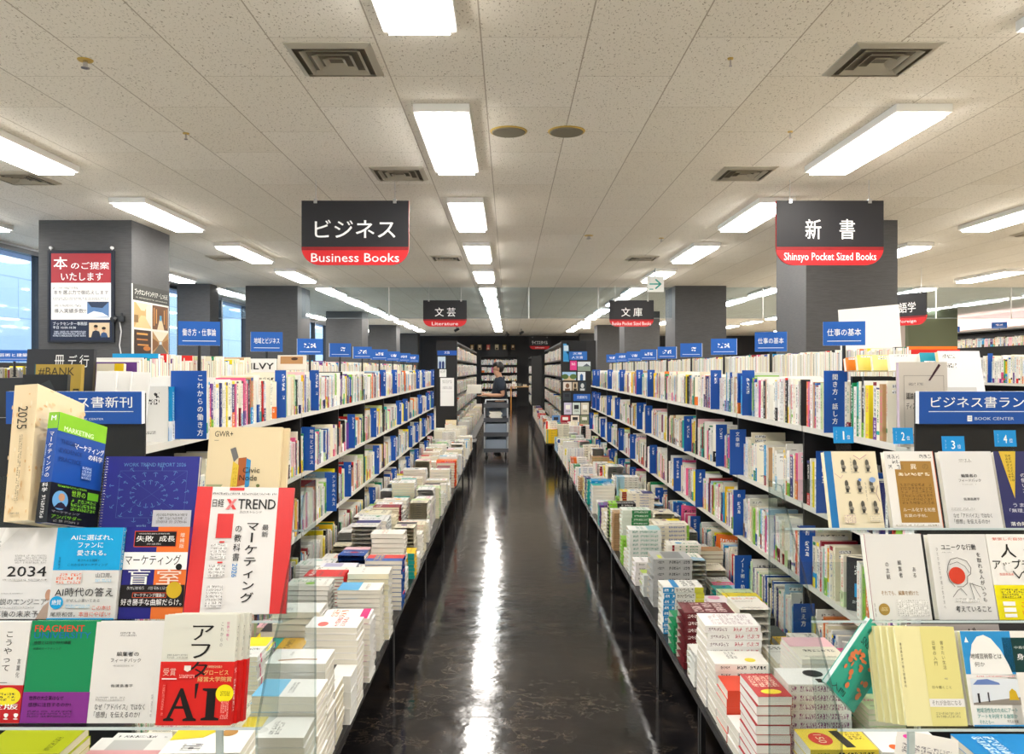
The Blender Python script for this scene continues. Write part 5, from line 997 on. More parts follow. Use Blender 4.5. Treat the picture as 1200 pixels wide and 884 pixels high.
# loose books lying under the racks
def flat(px, py, z, rot, w, h, t, d, lb, side='R', nm='flat_book'):
    x, y = at(px, py, z); book(nm, lb, 'book', None, flat_M(x, y, z, w, h, rot, side), w, h, t, d, side)
def under(k, px, py, top, t, d, lb, rot, w=.13, h=.188):
    x, y = at(px, py, top); n = max(1, round((top-ETZ)/t)); t = (top-ETZ-.001)/n-.0006
    for j in range(n):
        up_ = n-1-j; pos = 'on top' if up_ == 0 else ORD[up_]+' from top'
        book('stacked_book', '%s, %s of its pile under the %s rack' % (lb, pos, 'left' if k == 'L' else 'right'), 'book', 'piles under the clear racks', flat_M(x+(j % 3-1)*.002, y, ETZ+.001+(j+1)*(t+.0006), w, h, rot+(j % 2)*.02, 'R'), w, h, t, d, 'R')
under('L', 40, 868, .64, .022, mk('#aab41e', 'lime', [('g', .1, .75, .6, .85, '#aab41e', '#4a5010', 12, 1)], page='#d8d2b8'), 'olive-green book', R90, .14, .2)
under('L', 150, 880, .58, .022, mk('#dfe0dc', 'grey', [('r', .1, .2, .9, .7, '#b9bcb8'), ('r', .3, .0, .5, 1, '#d8a0a4')], page='#d0ccc0'), 'grey book with pink strip', R90, .14, .2)
under('L', 245, 868, .60, .022, mk('#f2f2ee', 'white', [('g', .1, .2, .5, .5, '#f2f2ee', '#26262a', 3, 1), ('p', [(.5, .0), (1, .0), (1, .6), (.6, .4)], '#e0cf2e'), ('e', .8, .7, .15, .1, '#b98a4a')]), 'white comic-like book with yellow corner', R90, .14, .2)
under('R', 1085, 880, .60, .02, mk('#d9d4cc', 'grey', [('e', .2, .2, .1, .07, '#e0309a'), ('g', .1, .4, .9, .7, '#d9d4cc', '#6a6468', 8, 3)]), 'grey book with a pink dot', -.5, .14, .2)
under('R', 1180, 876, .56, .02, mk('#2f8fd4', 'blue', [('g', .1, .2, .9, .5, '#2f8fd4', '#d8ecf8', 6, 2)]), 'blue book', R90, .15, .21)
# ---------------------------------------------------------------- topic signs on posts above the bookcases
def topic(k, i, D, z0, z1, txt, yaw, lb, X=None, w=.18):
    sd = SIDES[k]; x = sd['x']+sd['s']*.2615 if X is None else X; h = z1-z0
    t = thing('topic_sign', lb, 'topic sign', (x, D, 1.401 if X is None else (2.502 if z0 > 2 else 1.501)), (0, 0, yaw), 'small blue topic signs')
    b = MB(); zb = z0-t.location.z
    b.box((-w/2, -.012, zb), (w/2, .012, zb+h), lin('#eceff2')); b.face([(-w/2, -.0125, zb), (w/2, -.0125, zb), (w/2, -.0125, zb+h), (-w/2, -.0125, zb+h)], lin('#2160b8'))
    ops = [('r', .1, .8, .9, .83, '#dfe8f6')]
    ops += [('t', .1, .3, .9, .6, '#ffffff', txt, .006)] if txt else [('g', .25, .25, .75, .62, '#2160b8', '#ffffff', random.Random(i).choice((2, 3)), 1)]
    draw(b, (-w/2, -.0126, zb), (1, 0, 0), (0, 0, 1), w, h, ops, seed=i); b.build('sign_plate', PLAIN, t)
    b = MB(); b.cyl((0, 0, 0), (0, 0, zb-.0005), .008, W1, 8); b.cyl((0, 0, 0), (0, 0, .006), .012, W1, 12); b.build('post', BLACK, t)
for k, names, yaw in (('L', ['働き方・仕事論', '地域とビジネス'], .35), ('R', ['仕事の基本', '仕事の基本'], -.35)):
    for i in range(9):
        D = 3.7+1.03*i
        lb = 'blue topic sign on a post, %s from the front above the %s bookcase' % (ORD[i], 'left' if k == 'L' else 'right')
        topic(k, i, D, 1.655 if i else 1.66, 1.77, names[i] if i < 2 else None, yaw, lb)
topic('L', 31, 5.0, 1.60, 1.67, '芸術と建築', .2, 'blue topic sign at the far left edge above the other island', X=-3.08, w=.2)
# blank white board behind the nearest right-hand topic sign
c = W(1024, 380, 4.3); t = thing('white_board', 'blank white slanted board on a post behind the nearest right-hand topic sign', 'board', (c.x, 4.3, 1.395), (0, 0, -.55))
b = MB(); b.box((-.15, -.006, .255), (.15, .006, .49), W1, 0, Matrix.Rotation(-.06, 4, 'Y')); b.build('board_face', mat('white_board_plastic', '#f4f4f2', .4), t)
b = MB(); b.cyl((0, .012, .0), (0, .012, .3), .007, W1, 8); b.build('post', BLACK, t)

# ---------------------------------------------------------------- books on top of the bookcase ends
def stand(px0, px1, ytop, D, zb, t, d, lb, side='R', lean=.1, yaw=0.0):
    a = W(px0, ytop, D); c = W(px1, ytop, D); w = c.x-a.x; h = (a.z-zb)
    M = Matrix.Translation((c.x if side == 'R' else a.x, D, zb+.0008+t*math.sin(lean))) @ Matrix.Rotation(-lean, 4, 'X') @ Matrix.Rotation(yaw, 4, 'Z')
    book('standing_book', lb, 'book', 'books standing on the bookcase ends', M, w, h/math.cos(lean), t, d, side)
ZS = TIERS[0]+.052
ZT = 1.402
stand(27, 106, 410, 2.95, ZS, .02, D_('#26272c', [(T, .42, .08, .56, .25, '#e6e6e6', '冊', .0), (T, .62, .08, .75, .25, '#e6e6e6', 'デ', .0), (T, .79, .08, .93, .25, '#e6e6e6', '行', .0)], page='#e9ebec'), 'wide dark book with thin white characters above the left header board')
stand(37, 92, 428, 2.78, ZS, .02, D_('#ab8f36', [(R_, 0, 0, .02, 1, '#2f5f5c'), (T, .08, .05, .85, .2, '#3c3316', '#BANK', .0), ('s', .84, .4, .97, .95, '#3c3316', 'DESI', 0.0)], page='#efeee6'), 'gold book titled with black BANK lettering above the left header board')
stand(23, 76, 440, 2.62, ZS, .018, D_('#1c1d1e', [(P_, [(.1, .3), (.6, .1), (.9, .5), (.4, .7)], '#33363a')], page='#e8dfbc'), 'black-covered book in front of the gold one')
for j, (p0, p1, yt) in enumerate(((106, 128, 437), (120, 146, 437), (143, 168, 438))): stand(p0, p1, yt, 2.54+j*.05, TIERS[0], .016, D_('#ececea', [], page='#e2e2e0'), 'plain white book leaning above the left header board, %s of three' % ORD[j], lean=.2, yaw=.15)
stand(110, 142, 427, 3.05, ZS, .02, D_('#f2ead2', [(R_, .66, 0, 1, 1, '#ecc81e'), (R_, .25, .15, .4, .4, '#9aa07a')]), 'cream and yellow book behind the white leaning books')
c0 = D_('#f1f0ee', [(G_, .05, .04, .5, .09, '#f1f0ee', '#555', 20, 1), (T, .1, .12, .96, .3, '#1c1c1e', 'OGILVY', .04)])
stand(264, 322, 421, 4.62, ZT, .02, c0, 'white book with big black OGILVY letters above the left shelves')
stand(325, 358, 417, 4.68, 1.545, .02, D_('#efe6d8', [(R_, .1, .08, .9, .6, '#b98a5a'), (E_, .6, .25, .12, .1, '#4a3022')]), 'cream book with a brown photograph beside the OGILVY book')
stand(1055, 1112, 425, 2.56, TIERS[0], .02, D_('#d9d2c8', [(L_, [(.1, .16), (.92, .16), (.92, .95), (.1, .95), (.1, .16)], .0012, '#8a8178'), (G_, .18, .24, .5, .28, '#d9d2c8', '#777', 10, 1), (T, .14, .36, .84, .44, '#2a2826', '議論する力を鍛える', .004), (T, .14, .48, .84, .56, '#2a2826', 'ディスカッションノート', .004), (P_, [(.6, .22), (.82, .02), (.86, .04), (.64, .22)], '#4a3038'), (T, .1, .84, .7, .96, '#c8682a', '東大式', .006)], page='#c8b8c8'), 'beige notebook-like book with a pencil on its cover, beside the right header board', lean=.04)
M, side = shelf_matrix(dict(k='R', tier=0, y=2.62, t=.045, w=.128, turn=0, dx=0)); 
book('book', 'thick black book with orange bands, last before the right header board', 'book', 'work-skill books on the shelves', M, .128, .235, .045, D_('#1d1c20', [], [(R_, 0, .15, 1, .36, '#e8963a'), (R_, 0, .84, 1, 1, '#f0a53c')]), side)
for j, (p0, p1, yt, D, dd, lb) in enumerate((
    (992, 1030, 421, 3.05, D_('#e8862e', [(G_, .1, .05, .3, .16, '#ffffff', '#111', 5, 1)]), 'orange book, leftmost of the row leaning over the right bookcase end'),
    (1006, 1062, 418, 3.0, D_('#f0dc6a', [(G_, .08, .06, .3, .16, '#ffffff', '#111', 5, 1), (R_, .3, .2, .9, .24, '#d8c040')]), 'yellow book second in the row leaning over the right bookcase end'),
    (1024, 1090, 418, 2.95, D_('#f1e58e', [(G_, .1, .06, .3, .14, '#ffffff', '#111', 5, 1), (G_, .1, .2, .3, .28, '#ffffff', '#111', 5, 1)]), 'pale yellow book third in the row leaning over the right bookcase end'),
    (1044, 1106, 417, 2.9, D_('#f4f2ec', [(G_, .1, .06, .35, .14, '#ffffff', '#111', 5, 1)]), 'white book fourth in the row leaning over the right bookcase end'),
    (1086, 1130, 415, 2.85, D_('#1f9ab0', [(P_, [(.5, .3), (.8, .05), (.95, .3), (.7, .4)], '#d83a8a'), (G_, .1, .15, .4, .3, '#ffffff', '#111', 5, 1)]), 'teal book with pink shape in the row leaning over the right bookcase end'),
    (1108, 1158, 413, 2.8, D_('#e6e5ec', [(G_, .1, .05, .4, .14, '#ffffff', '#111', 6, 1), (G_, .16, .2, .46, .3, '#ffffff', '#111', 6, 1), (R_, .1, .62, .8, .9, '#c4c6c6')], page='#ece0b0'), 'pale lilac book with bar codes, nearest of the row leaning over the right bookcase end'))):
    stand(p0, p1, yt, D, 1.54 if j < 4 else ZT, .02, dd, lb, lean=.25, side='R')

# ---------------------------------------------------------------- more bookcases behind
far = MB(); farp = MB()
def case(M, length, h, tiers, label, seed, depth=.3, pw=.7, fill=True, cls=.9):
    """bookcase in a local frame: face at x=0 looking to -x, running along +y"""
    t = thing('bookcase', label, 'bookcase'); t.matrix_world = M; r = random.Random(seed)
    b = MB(); b.box((depth, 0, 0), (depth+.012, length, h), W1); b.build('back_panel', BACKP, t)
    for y in (0, length-.02):
        b = MB(); b.box((0, y, 0), (depth, y+.02, h), W1); b.build('end_panel', BACKP, t)
    b = MB(); b.box((0, .02, h-.03), (depth, length-.02, h), W1); b.build('top_board', BACKP, t) if h > 1.8 else None
    for z in tiers:
        b = MB(); b.box((0, .021, z-.02), (depth, length-.021, z), W1); b.build('shelf_board', BLACK if h > 1.8 else WHITEM, t)
    if not fill: return t
    for i, z in enumerate(tiers):
        y = .03; top = (tiers[i+1]-.03 if i+1 < len(tiers) else (h-.04 if h > 1.8 else z+.3))
        nd2 = y+r.uniform(.1, .6)
        while y < length-.07:
            if y > nd2 and h < 1.8:
                far.box((-.02, 0, 0), (.02, .003, min(.24, top-z)), lin(BLUE), M=M @ Matrix.Translation((0, y, z+.001))); nd2 = y+r.uniform(.5, 1.3); y += .004
            d = design(r, pw+.08); d['spine'] = d['spine'][:2] if h > 1.8 else d['spine']; hh = min(top-z-.01, max(.17, r.gauss(.2, .015))); t_ = max(.01, r.gauss(.02, .007))
            if r.random() < .06: t_ = r.uniform(.1, .14); d['spine'] = d['front']          # a book shown face-out
            if y+t_ > length-.03: break
            solid_book(far, M @ Matrix.Translation((.008, y, z+.001)), .14, hh, t_, d, 'L'); y += t_+.001
    return t
def facing(x, y, d):   # d: '-x' | '+x' | '-y'
    return Matrix.Translation((x, y, 0)) @ Matrix.Rotation({'-x': 0, '+x': math.pi, '-y': math.pi/2}[d], 4, 'Z')
T5 = [.46, .78, 1.10, 1.42, 1.73]
case(facing(-.93, 23.5, '+x'), 9.2, 2.05, T5, 'tall dark bookcase beyond the literature sign, left of the trolley', 21)
case(facing(.96, 14.3, '-x'), 7.2, 2.05, T5, 'tall dark bookcase beyond the crossing, right of the trolley', 22)
case(facing(.70, 24.5, '-x'), 3.5, 1.95, T5[:4], 'small far bookcase right of the aisle near the dark back wall', 23)
case(facing(.36, 32, '-y') , 1.5, 2.08, T5, 'far bookcase across the end of the aisle, behind the person', 24)
case(facing(-2.62, 12.4, '+x'), 7.8, 1.5, [.4, .8, 1.17], 'white-shelved island bookcase beyond the left bookcase', 25)
case(facing(3.95, 5.3, '-x'), 7.2, 1.75, [.4, .75, 1.1, 1.44], 'white-shelved island bookcase beyond the right bookcase', 26)
case(facing(11.7, 14.6, '-x'), 9.0, 2.5, [.5, .9, 1.3, 1.7, 2.1], 'tall dark bookcase with a light on top along the far right wall', 27)
case(facing(2.62, 8.7, '-x'), 4.4, 1.72, [.4, .75, 1.1, 1.42], 'island bookcase between the first two right columns', 28)
case(facing(-3.3, 13.3, '+x'), 4.4, 1.66, [.4, .75, 1.1, 1.4], 'island bookcase between the first two left columns', 29)
case(facing(-4.9, 12.6, '+x'), 10, 1.62, [.4, .75, 1.1, 1.36], 'island bookcase beside the windows', 30)
t = thing('cove_lamp', 'long pinkish lit strip on top of the far right bookcase', 'lamp', (12.1, 14.7, 2.501))
b = MB(); b.box((-.05, 0, 0), (.05, 8.8, .05), W1); b.build('tube', mat('lit_cove', '#ffffff', .5, emit='#ffd9d2', es=9), t); b = MB(); b.box((-.09, -.02, -.0), (-.06, 8.82, .08), W1); b.build('shade', WHITEM, t)
for j in range(4): topic('R', 40+j, 15.2+2.0*j, 2.53, 2.68, None, -.9, 'blue sign on the far right wall bookcase, %s from the front' % ORD[j], X=11.75, w=.34)
# ends of the two tall bookcases facing the crossing
def endcap(x0, x1, nm):
    b = MB(); b.box((x0, 14.24, 0), (x1, 14.28, 2.06), W1); o = b.build('end_stand', BACKP); tag(o, 'black display end of the tall bookcase, %s' % nm, 'display end')
endcap(-1.29, -.915, 'left of the trolley'); endcap(.93, 1.55, 'right of the trolley')
def bd(px0, px1, y0, y1, ops, base, lb, name='cover_board', cat='display', D=14.22):
    a = W(px0, y1, D); c = W(px1, y0, D); return board(name, lb, cat, (a.x, D, a.z), (1, 0, 0), (0, 0, 1), c.x-a.x, c.z-a.z, ops, base, .012)
bd(512.5, 535, 411, 416.5, [('t', .36, .15, .64, .7, '#ffffff', '文芸')], HB, 'blue literature board on the left tall bookcase end', 'header_board', 'sign board')
bd(513, 522, 418, 432, [('p', [(.15, 1), (.15, .5), (.3, .35), (.45, .5), (.45, 1)], '#2a4a8a'), ('p', [(.55, 1), (.55, .5), (.7, .35), (.85, .5), (.85, 1)], '#20386e')], '#c8dcea', 'small poster of two figures in blue under the literature board', 'small_poster', 'poster')
bd(515, 523, 433, 442, [('g', .1, .1, .9, .5, '#f4f4f2', '#888', 8, 4)], '#f4f4f2', 'small white notice above the large white one', 'notice', 'notice')
bd(516, 532, 443, 476, [('g', .15, .08, .85, .2, '#f7f7f5', '#aaa', 9, 2), ('g', .15, .3, .85, .4, '#f7f7f5', '#aaa', 9, 2), ('r', .0, .5, 1, .505, '#b8b8b8')], '#f7f7f5', 'large white notice sheet on the left tall bookcase end', 'notice', 'notice')
bd(664, 687, 400, 411, [], '#17181b', 'plain black board on top of the right tall bookcase end', 'header_board', 'sign board')
bd(664, 688, 412, 422, [('t', .3, .12, .75, .38, '#ffffff', '文庫'), ('t', .25, .55, .8, .85, '#ffffff', '人文書')], '#2a6cc0', 'blue two-line board under the black one on the right bookcase end', 'header_board', 'sign board')
bd(660, 667, 403, 424, [('r', .1, .1, .9, .4, '#cfe4f2'), ('r', .1, .55, .9, .9, '#2a8fd0')], '#4aa0d8', 'narrow light-blue poster beside the black board', 'small_poster', 'poster')
bd(668, 676, 423, 434, [('g', .2, .2, .8, .5, '#d83a86', '#fff', 3, 2)], '#d83a86', 'pink card on the right tall bookcase end', 'small_poster', 'poster')
bd(677, 692, 424, 435, [('r', 0, .5, 1, 1, '#8a9a8c'), ('p', [(.4, .5), (.7, .2), (1, .5)], '#5c6470')], '#d4dde2', 'pale city poster beside the pink card', 'small_poster', 'poster')
bd(659, 675, 436, 446, [('p', [(0, 1), (.5, .45), (1, 1)], '#c9b48e'), ('e', .2, .55, .25, .3, '#4f6a32'), ('e', .8, .55, .25, .3, '#56723a')], '#9ec4e2', 'photograph poster of a tree-lined avenue', 'small_poster', 'poster')
bd(677, 686, 436, 446, [('p', [(.3, 1), (.3, .4), (.5, .2), (.7, .4), (.7, 1)], '#2f5f96')], '#dfe8ee', 'white poster with a blue tower beside the avenue photograph', 'small_poster', 'poster')
fc = [('#d8cfc4', '#7a5a44'), ('#b9a88e', '#3a3026'), ('#2f3a44', '#c8ccd0')]
for j, (p0, p1) in enumerate(((660, 670), (671, 677), (678, 687))): bd(p0, p1, 448, 458, [('e', .5, .42, .22, .28, fc[j][1]), ('r', .2, .75, .8, 1, fc[j][1])], fc[j][0], 'face-out cover in the portrait row of the right bookcase end, %s from the aisle' % ORD[j], 'display_book', 'book')
bd(672, 692, 462, 470, [('t', .2, .25, .8, .7, '#ffffff', '文庫新刊')], '#2a62b8', 'low blue board between the cover rows', 'header_board', 'sign board')
fc = ['#3a4048', '#c8c0d8', '#cfdcd8', '#d8d2c2', '#5f8ac0', '#b02c3a', '#efe6da', '#8f9a7c']
for j, (p0, p1, ya, yb) in enumerate(((660, 669, 460, 470), (661, 670, 472, 486), (671, 680, 472, 486), (681, 690, 472, 486), (647, 656, 487, 497), (657, 668, 487, 497), (669, 679, 487, 497), (680, 690, 487, 497))):
    bd(p0, p1, ya, yb, [('r', .2, .2, .8, .55, '#f0eee8' if j % 2 else '#2c3038'), ('g', .2, .65, .8, .8, fc[j], '#333', 4, 1)], fc[j], 'small face-out cover low on the right bookcase end, %s of eight' % ORD[j], 'display_book', 'book', D=14.2)
# low tables and piles at the crossing and beyond
def ftable(x0, x1, y0, y1, lb):
    t = thing('display_table', lb, 'table', ((x0+x1)/2, (y0+y1)/2, 0), group='display tables'); hx, hy = (x1-x0)/2, (y1-y0)/2
    b = MB(); b.box((-hx, -hy, TZ-.03), (hx, hy, TZ), W1); b.build('table_top', BLG, t)
    for sx in (-1, 1):
        for sy in (-1, 1):
            b = MB(); b.box((sx*(hx-.02)-.012, sy*(hy-.02)-.012, 0), (sx*(hx-.02)+.012, sy*(hy-.02)+.012, TZ-.031), W1); b.build('leg', BLACK, t)
    b = MB(); b.box((-hx*.7, -hy*.98, 0), (hx*.7, hy*.98, TZ-.032), W1); b.build('kick_panel', BLACKG, t)
def fpiles(x0, x1, y0, y1, seed, hi=.26, lo=.1, nx=None):
    r = random.Random(seed); y = y0+.01
    while y+.14 < y1:
        x = x0+.005
        while x+.19 < x1+.03:
            d = cover_design(r, .8); w, h = .128, .185; t_ = r.uniform(.016, .03)
            for j in range(max(1, int(r.uniform(lo, hi)/t_))): solid_book(farp, flat_M(x+h/2, y+w/2, TZ+(t_+.0006)*(j+1), w, h, R90 if seed % 2 else -R90, 'R'), w, h, t_, d, 'R')
            x += .195
        y += .137
for x0, x1, y0, y1, sd_, lb in ((-1.30, -.56, 13.55, 14.2, 51, 'low table before the left tall bookcase end'), (.62, 1.55, 13.3, 14.15, 52, 'low table before the right tall bookcase end'), (.64, .945, 14.3, 21.4, 54, 'long low table beside the right tall bookcase'), (-.915, -.6, 14.35, 22, 53, 'long low table beside the left tall bookcase')):
    ftable(x0, x1, y0, y1, lb); fpiles(x0, x1, y0, y1, sd_, .36 if sd_ in (51, 52) else .3)
o = far.build('distant_books', PRINT); tag(o, 'books packed on all the bookcases beyond the two long ones', 'books', None, 'stuff')
o = farp.build('distant_piled_books', PRINT); tag(o, 'piles of books on the low tables beyond the crossing', 'books', None, 'stuff')
# end of the aisle: counter with an orange frame, small framed pictures, spotlights
t = thing('counter_table', 'wooden counter on orange legs near the dark back wall', 'table', (.46, 30.6, 0)); OR = mat('orange_steel', '#c8822e', .45)
b = MB(); b.box((-.4, -.3, .87), (.4, .3, .9), W1); b.build('table_top', mat('pale_wood', '#b58a58', .5), t)
for x in (-.37, .37):
    for y in (-.27, .27): b = MB(); b.cyl((x, y, 0), (x, y, .87), .025, W1, 8); b.build('leg', OR, t)
for j, (x, c, lb) in enumerate(((.2, '#e8e4da', 'white box with red print on the far counter'), (.42, '#4a4a44', 'dark bottle group box on the far counter'), (.62, '#c8b89a', 'tan box on the far counter'))):
    b = MB(); b.box((x-.07, 30.4, .9008), (x+.07, 30.55, 1.08-.05*j), lin(c)); draw(b, (x-.07, 30.4, .9008), (1, 0, 0), (0, 0, 1), .14, .12, [('r', .2, .4, .8, .6, '#b8483a' if j == 0 else '#8a8a84')]); tag(b.build('counter_box', PLAIN), lb, 'box')
for j, px in enumerate((553, 562, 572, 582, 591, 601)):
    c = W(px, 407, 33.7); cc = ['#8a6a3a', '#a8906a', '#c8584a', '#d8c8a0', '#8a6f2a', '#7a5a3a'][j]
    board('framed_picture', 'small framed picture on the dark back wall, %s in the row' % ORD[j], 'picture', (c.x-.09, 33.7, c.z-.13), (1, 0, 0), (0, 0, 1), .19, .26, [('r', .1, .08, .9, .92, cc), ('e', .5, .4, .22, .2, '#e0c8a0' if j != 2 else '#e89088'), ('r', .3, .6, .7, .85, '#3a2a20' if j % 2 else '#e8d8b8')], '#20201e', .28, group='small pictures on the back wall')
for j, (px, py, D) in enumerate(((535, 392, 26), (611, 391, 28), (594, 397, 30))):
    c = W(px, py, D); t = thing('spotlight', 'small black spotlight under the far ceiling, %s in the row' % ORD[j], 'spotlight', (c.x, D, CEIL))
    b = MB(); b.cyl((0, 0, -.002), (0, 0, -.12), .012, W1, 8); b.build('stem', BLACK, t); b = MB(); b.cyl((-.06, 0, -.18), (.08, -.03, -.10), .045, W1, 12); b.build('lamp_head', BLACK, t)

# ---------------------------------------------------------------- book trolley
cx0, cy0 = -.22, 14.0
STEEL = mat('brushed_steel', '#c0c3c8', .4, .3); BIN = mat('blue_grey_bin', '#8a97a6', .5); CHAR = mat('charcoal_tray', '#4a4d53', .5)
t = thing('book_trolley', 'grey three-tier book trolley standing in the aisle before the person', 'trolley', (cx0, cy0, 0))
for x in (-.2, .2):
    for y in (0, .62): b = MB(); b.cyl((x, y, .1), (x, y, .93), .013, W1, 10); b.build('post', STEEL, t)
for z in (.12, .40, .65, .90):
    b = MB(); b.box((-.215, -.015, z-.02), (.215, .635, z+.0), W1)
    for x in (-.215, .205): b.box((x, -.015, z), (x+.01, .635, z+.05), W1)
    b.box((-.205, -.015, z), (.205, -.005, z+.05), W1); b.box((-.205, .625, z), (.205, .635, z+.05), W1); b.build('shelf_tray', CHAR, t)
b = MB(); b.tube([(-.2, .62, .93), (-.2, .72, .99), (.2, .72, .99), (.2, .62, .93)], .013, W1, 8); b.build('push_handle', STEEL, t)
b = MB(); b.box((-.21, .63, .15), (.21, .636, .88), W1); b.build('rear_panel', BIN, t)
for x in (-.17, .17):
    for y in (.05, .57):
        b = MB(); b.box((x-.022, y-.02, .04), (x-.016, y+.02, .1), W1); b.box((x+.016, y-.02, .04), (x+.022, y+.02, .1), W1); o = b.build('caster', STEEL, t); b = MB(); b.cyl((x-.015, y, .04), (x+.015, y, .04), .0395, W1, 16); b.build('wheel', DARKP, o)
for z, lb in ((.1205, 'blue-grey bin on the lowest trolley tray'), (.4005, 'blue-grey bin on the middle trolley tray')):
    b = MB(); x, y0, y1, h = .185, .01, .6, .2
    for lo, hi in (((-x, y0, 0), (x, y0+.006, h)), ((-x, y1-.006, 0), (x, y1, h)), ((-x, y0, 0), (-x+.006, y1, h)), ((x-.006, y0, 0), (x, y1, h)), ((-x, y0, 0), (x, y1, .006))): b.box(lo, hi, W1)
    b.box((-x*.6, y0-.004, h*.1), (-x*.57, y0, h*.9), W1); b.box((x*.57, y0-.004, h*.1), (x*.6, y0, h*.9), W1)
    o = b.build('storage_bin', BIN); o.location = (cx0, cy0, z); tag(o, lb, 'bin')
for j in range(7):
    d = mk(['#efece2', '#dcd8c8', '#c8d0d4', '#f1f0ec', '#e0d4bc', '#b9c4b0', '#efe8d8'][j], '', [])
    book('trolley_book', 'pale book lying on the upper trolley tray, %s from the bottom' % ORD[j], 'book', 'books on the trolley', flat_M(cx0-.02+.01*(j % 3), cy0+.16, .651+.0225*(j+1), .2, .3, .03*(j % 3), 'R'), .2, .3, .022, d, 'R')

# ---------------------------------------------------------------- the person behind the trolley
def skin(name, V_, E_dg, m, parent=None, sub=2, root=0):
    names = list(V_); me = bpy.data.meshes.new(name); me.from_pydata([V_[n][0] for n in names], [], []) if 0 else None
    me = bpy.data.meshes.new(name+'_src'); me.from_pydata([V_[n][0] for n in names], [(names.index(a), names.index(b)) for a, b in E_dg], [])
    o = bpy.data.objects.new(name+'_src', me); COL.objects.link(o)
    sm = o.modifiers.new('s', 'SKIN'); sm.use_smooth_shade = True; o.modifiers.new('u', 'SUBSURF').levels = sub
    if not me.skin_vertices: 
        bpy.context.view_layer.objects.active = o
    for i, n in enumerate(names):
        r = V_[n][1]; me.skin_vertices[0].data[i].radius = r if isinstance(r, tuple) else (r, r); me.skin_vertices[0].data[i].use_root = i == root
    ev = o.evaluated_get(bpy.context.evaluated_depsgraph_get()); nm = bpy.data.meshes.new_from_object(ev); nm.name = name
    bpy.data.objects.remove(o)
    nm.materials.clear(); nm.materials.append(m); nm.polygons.foreach_set('use_smooth', [True]*len(nm.polygons))
    q = bpy.data.objects.new(name, nm); COL.objects.link(q)
    if parent: q.parent = parent
    return q
SKIN = mat('skin', '#c99a7c', .5); HAIR = mat('black_hair', '#15120f', .5); SHIRT = mat('navy_tshirt', '#1f2836', .8); TROU = mat('dark_trousers', '#191b20', .8); SHOE = mat('black_shoes', '#131313', .5)
P0 = Vector((-.165, 14.98, 0)); f = -1        # facing -x
B = {}
def pv(n, x, y, z, r): B[n] = ((x*f, y, z), r)
# forward is +x in these numbers (mirrored to face -x); y: near side is negative
pv('pelvis', 0, 0, .93, .13); pv('waist', .0, 0, 1.08, .115); pv('chest', .0, 0, 1.24, .135); pv('neck0', -.005, 0, 1.37, .062); pv('neck1', .02, 0, 1.44, .053)
pv('jaw', .055, 0, 1.485, (.066, .07)); pv('head', .04, 0, 1.56, (.088, .094)); pv('crown', .03, 0, 1.62, (.072, .078))
pv('nose', .135, 0, 1.53, .013); pv('chin', .105, 0, 1.462, .022)
ED = [('pelvis', 'waist'), ('waist', 'chest'), ('chest', 'neck0'), ('neck0', 'neck1'), ('neck1', 'jaw'), ('jaw', 'head'), ('head', 'crown'), ('head', 'nose'), ('jaw', 'chin')]
for s, S_ in ((-1, 'n'), (1, 'f')):
    pv('ear'+S_, .03, s*.092, 1.545, .016); ED.append(('head', 'ear'+S_))
    pv('sh'+S_, .0, s*.175, 1.335, .062); pv('el'+S_, -.07 if s < 0 else .02, s*.225, 1.07, .043); pv('wr'+S_, .24, s*.13, 1.07, .029); pv('pa'+S_, .315, s*.105, 1.075, (.036, .02))
    ED += [('chest', 'sh'+S_), ('sh'+S_, 'el'+S_), ('el'+S_, 'wr'+S_), ('wr'+S_, 'pa'+S_)]
    for q, (dy, dz, ln) in enumerate(((-.03, .006, .066), (-.01, .01, .075), (.01, .008, .07), (.028, .002, .055))):
        a, b_, c_ = 'k%d' % q+S_, 'm%d' % q+S_, 't%d' % q+S_
        pv(a, .345, s*.1+dy*.9, 1.062, .0095); pv(b_, .345+ln*.6, s*.095+dy, 1.058, .0088); pv(c_, .345+ln, s*.09+dy, 1.066, .0078); ED += [('pa'+S_, a), (a, b_), (b_, c_)]
    pv('th1'+S_, .29, s*.07, 1.095, .011); pv('th2'+S_, .335, s*.055, 1.112, .0095); ED += [('wr'+S_, 'th1'+S_), ('th1'+S_, 'th2'+S_)]
    pv('hip'+S_, .0, s*.085, .86, .088); pv('kn'+S_, .02, s*.09, .49, .058); pv('an'+S_, -.01, s*.09, .09, .038); pv('to'+S_, .13, s*.095, .035, .033)
    ED += [('pelvis', 'hip'+S_), ('hip'+S_, 'kn'+S_), ('kn'+S_, 'an'+S_), ('an'+S_, 'to'+S_)]
person = skin('person', B, ED, SKIN); person.location = P0
tag(person, 'person in a navy T-shirt facing the left shelves, holding white books', 'person')
def sub(keys, grow): return {k_: (B[k_][0], tuple(r+grow for r in B[k_][1]) if isinstance(B[k_][1], tuple) else B[k_][1]+grow) for k_ in keys}
sh = sub(['pelvis', 'waist', 'chest', 'neck0', 'shn', 'shf'], .02); sh['neck0'] = (B['neck0'][0], .078); sh['pelvis'] = ((0, 0, .89), .175); sh['waist'] = ((-.01, 0, 1.08), .165); sh['chest'] = ((-.005, 0, 1.24), .18); sh['shn'] = (B['shn'][0], .1); sh['shf'] = (B['shf'][0], .1)
for S_ in 'nf': a, b_ = Vector(B['sh'+S_][0]), Vector(B['el'+S_][0]); sh['slv'+S_] = (tuple(a.lerp(b_, .75)), .084)
skin('t_shirt', sh, [('pelvis', 'waist'), ('waist', 'chest'), ('chest', 'neck0'), ('chest', 'shn'), ('chest', 'shf'), ('shn', 'slvn'), ('shf', 'slvf')], SHIRT, person)
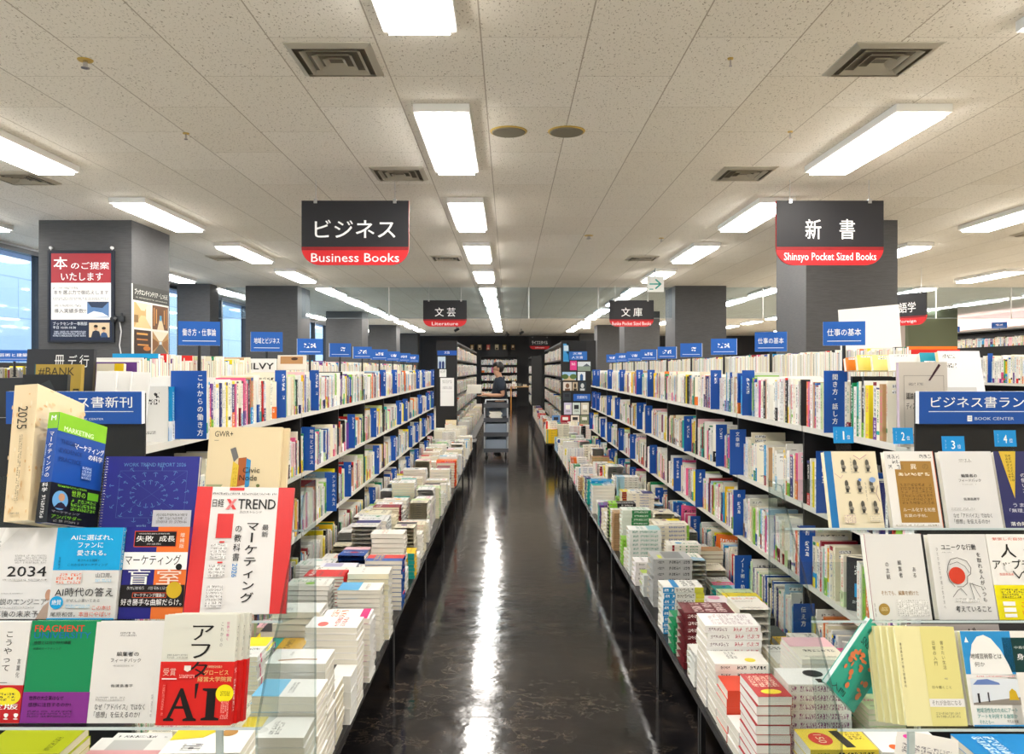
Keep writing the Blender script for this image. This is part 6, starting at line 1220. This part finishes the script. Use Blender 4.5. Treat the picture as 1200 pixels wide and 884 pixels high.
tr = sub(['pelvis', 'hipn', 'hipf', 'knn', 'knf', 'ann', 'anf'], .018); tr['pelvis'] = ((0, 0, .92), .14)
skin('trousers', tr, [('pelvis', 'hipn'), ('pelvis', 'hipf'), ('hipn', 'knn'), ('hipf', 'knf'), ('knn', 'ann'), ('knf', 'anf')], TROU, person)
for S_ in 'nf': skin('shoe', {'a': ((B['an'+S_][0][0]+.02, B['an'+S_][0][1], .05), .048), 'b': ((B['to'+S_][0][0], B['to'+S_][0][1], .042), .042)}, [('a', 'b')], SHOE, person)
hb = MB(); NU, NV = 28, 18
def hp(i, j):
    th_, ph_ = 2*math.pi*i/NU, math.pi*j/NV; r = 1+.012*math.sin(5*th_+3*ph_)*math.sin(ph_); return Vector((-.028+.112*r*math.sin(ph_)*math.cos(th_), .104*r*math.sin(ph_)*math.sin(th_), 1.585+.118*r*math.cos(ph_)))
for i in range(NU):
    for j in range(NV):
        q = [hp(i, j), hp(i, j+1), hp(i+1, j+1), hp(i+1, j)]; c_ = sum(q, Vector())/4
        if c_.z > 1.612-.02*math.sin(i*1.3) or (c_.x > -.045 and c_.z > 1.585) or (c_.x > -.0 and c_.z > 1.49): hb.face(q if j else [q[0], q[1], q[2]], W1)
o = hb.build('hair', HAIR, person, smooth=True); import bmesh
bm = bmesh.new(); bm.from_mesh(o.data); bmesh.ops.remove_doubles(bm, verts=bm.verts, dist=1e-5); bm.to_mesh(o.data); bm.free()
o.modifiers.new('thickness', 'SOLIDIFY').thickness = .02
b = MB()
for s in (-1, 1):
    pts = [(-.125+.004*abs(math.sin(a)), s*.036+.026*math.cos(a), 1.553+.02*math.sin(a)) for a in [2*math.pi*i/14 for i in range(15)]]; b.tube(pts, .003, W1, 6); b.tube([(-.122, s*.062, 1.556), (-.03, s*.098, 1.556)], .0028, W1, 6)
b.tube([(-.126, -.011, 1.556), (-.126, .011, 1.556)], .003, W1, 6); b.build('glasses', BLACK, person)
for s in (-1, 1):
    b = MB(); b.cyl((-.1, s*.036, 1.553), (-.122, s*.036, 1.553), .011, W1, 10); b.build('eye', BLACK, person)
b = MB(); b.tube([(-.116, -.02, 1.494), (-.121, 0, 1.492), (-.116, .02, 1.494)], .0045, W1, 6); b.build('mouth', mat('lips', '#a8665a', .5), person)
for j in range(5):
    book('held_book', 'white book in the stack held by the person, %s from the bottom' % ORD[j], 'book', 'white books held by the person', flat_M(P0.x-.475, P0.y+.0, 1.1+.0325*(j+1), .2, .27, R90+.05*(j-2), 'R'), .2, .27, .03, mk('#f1efe6', 'white', [('g', .2, .2, .8, .4, '#f1efe6', '#bbb', 6, 2)]), 'R')
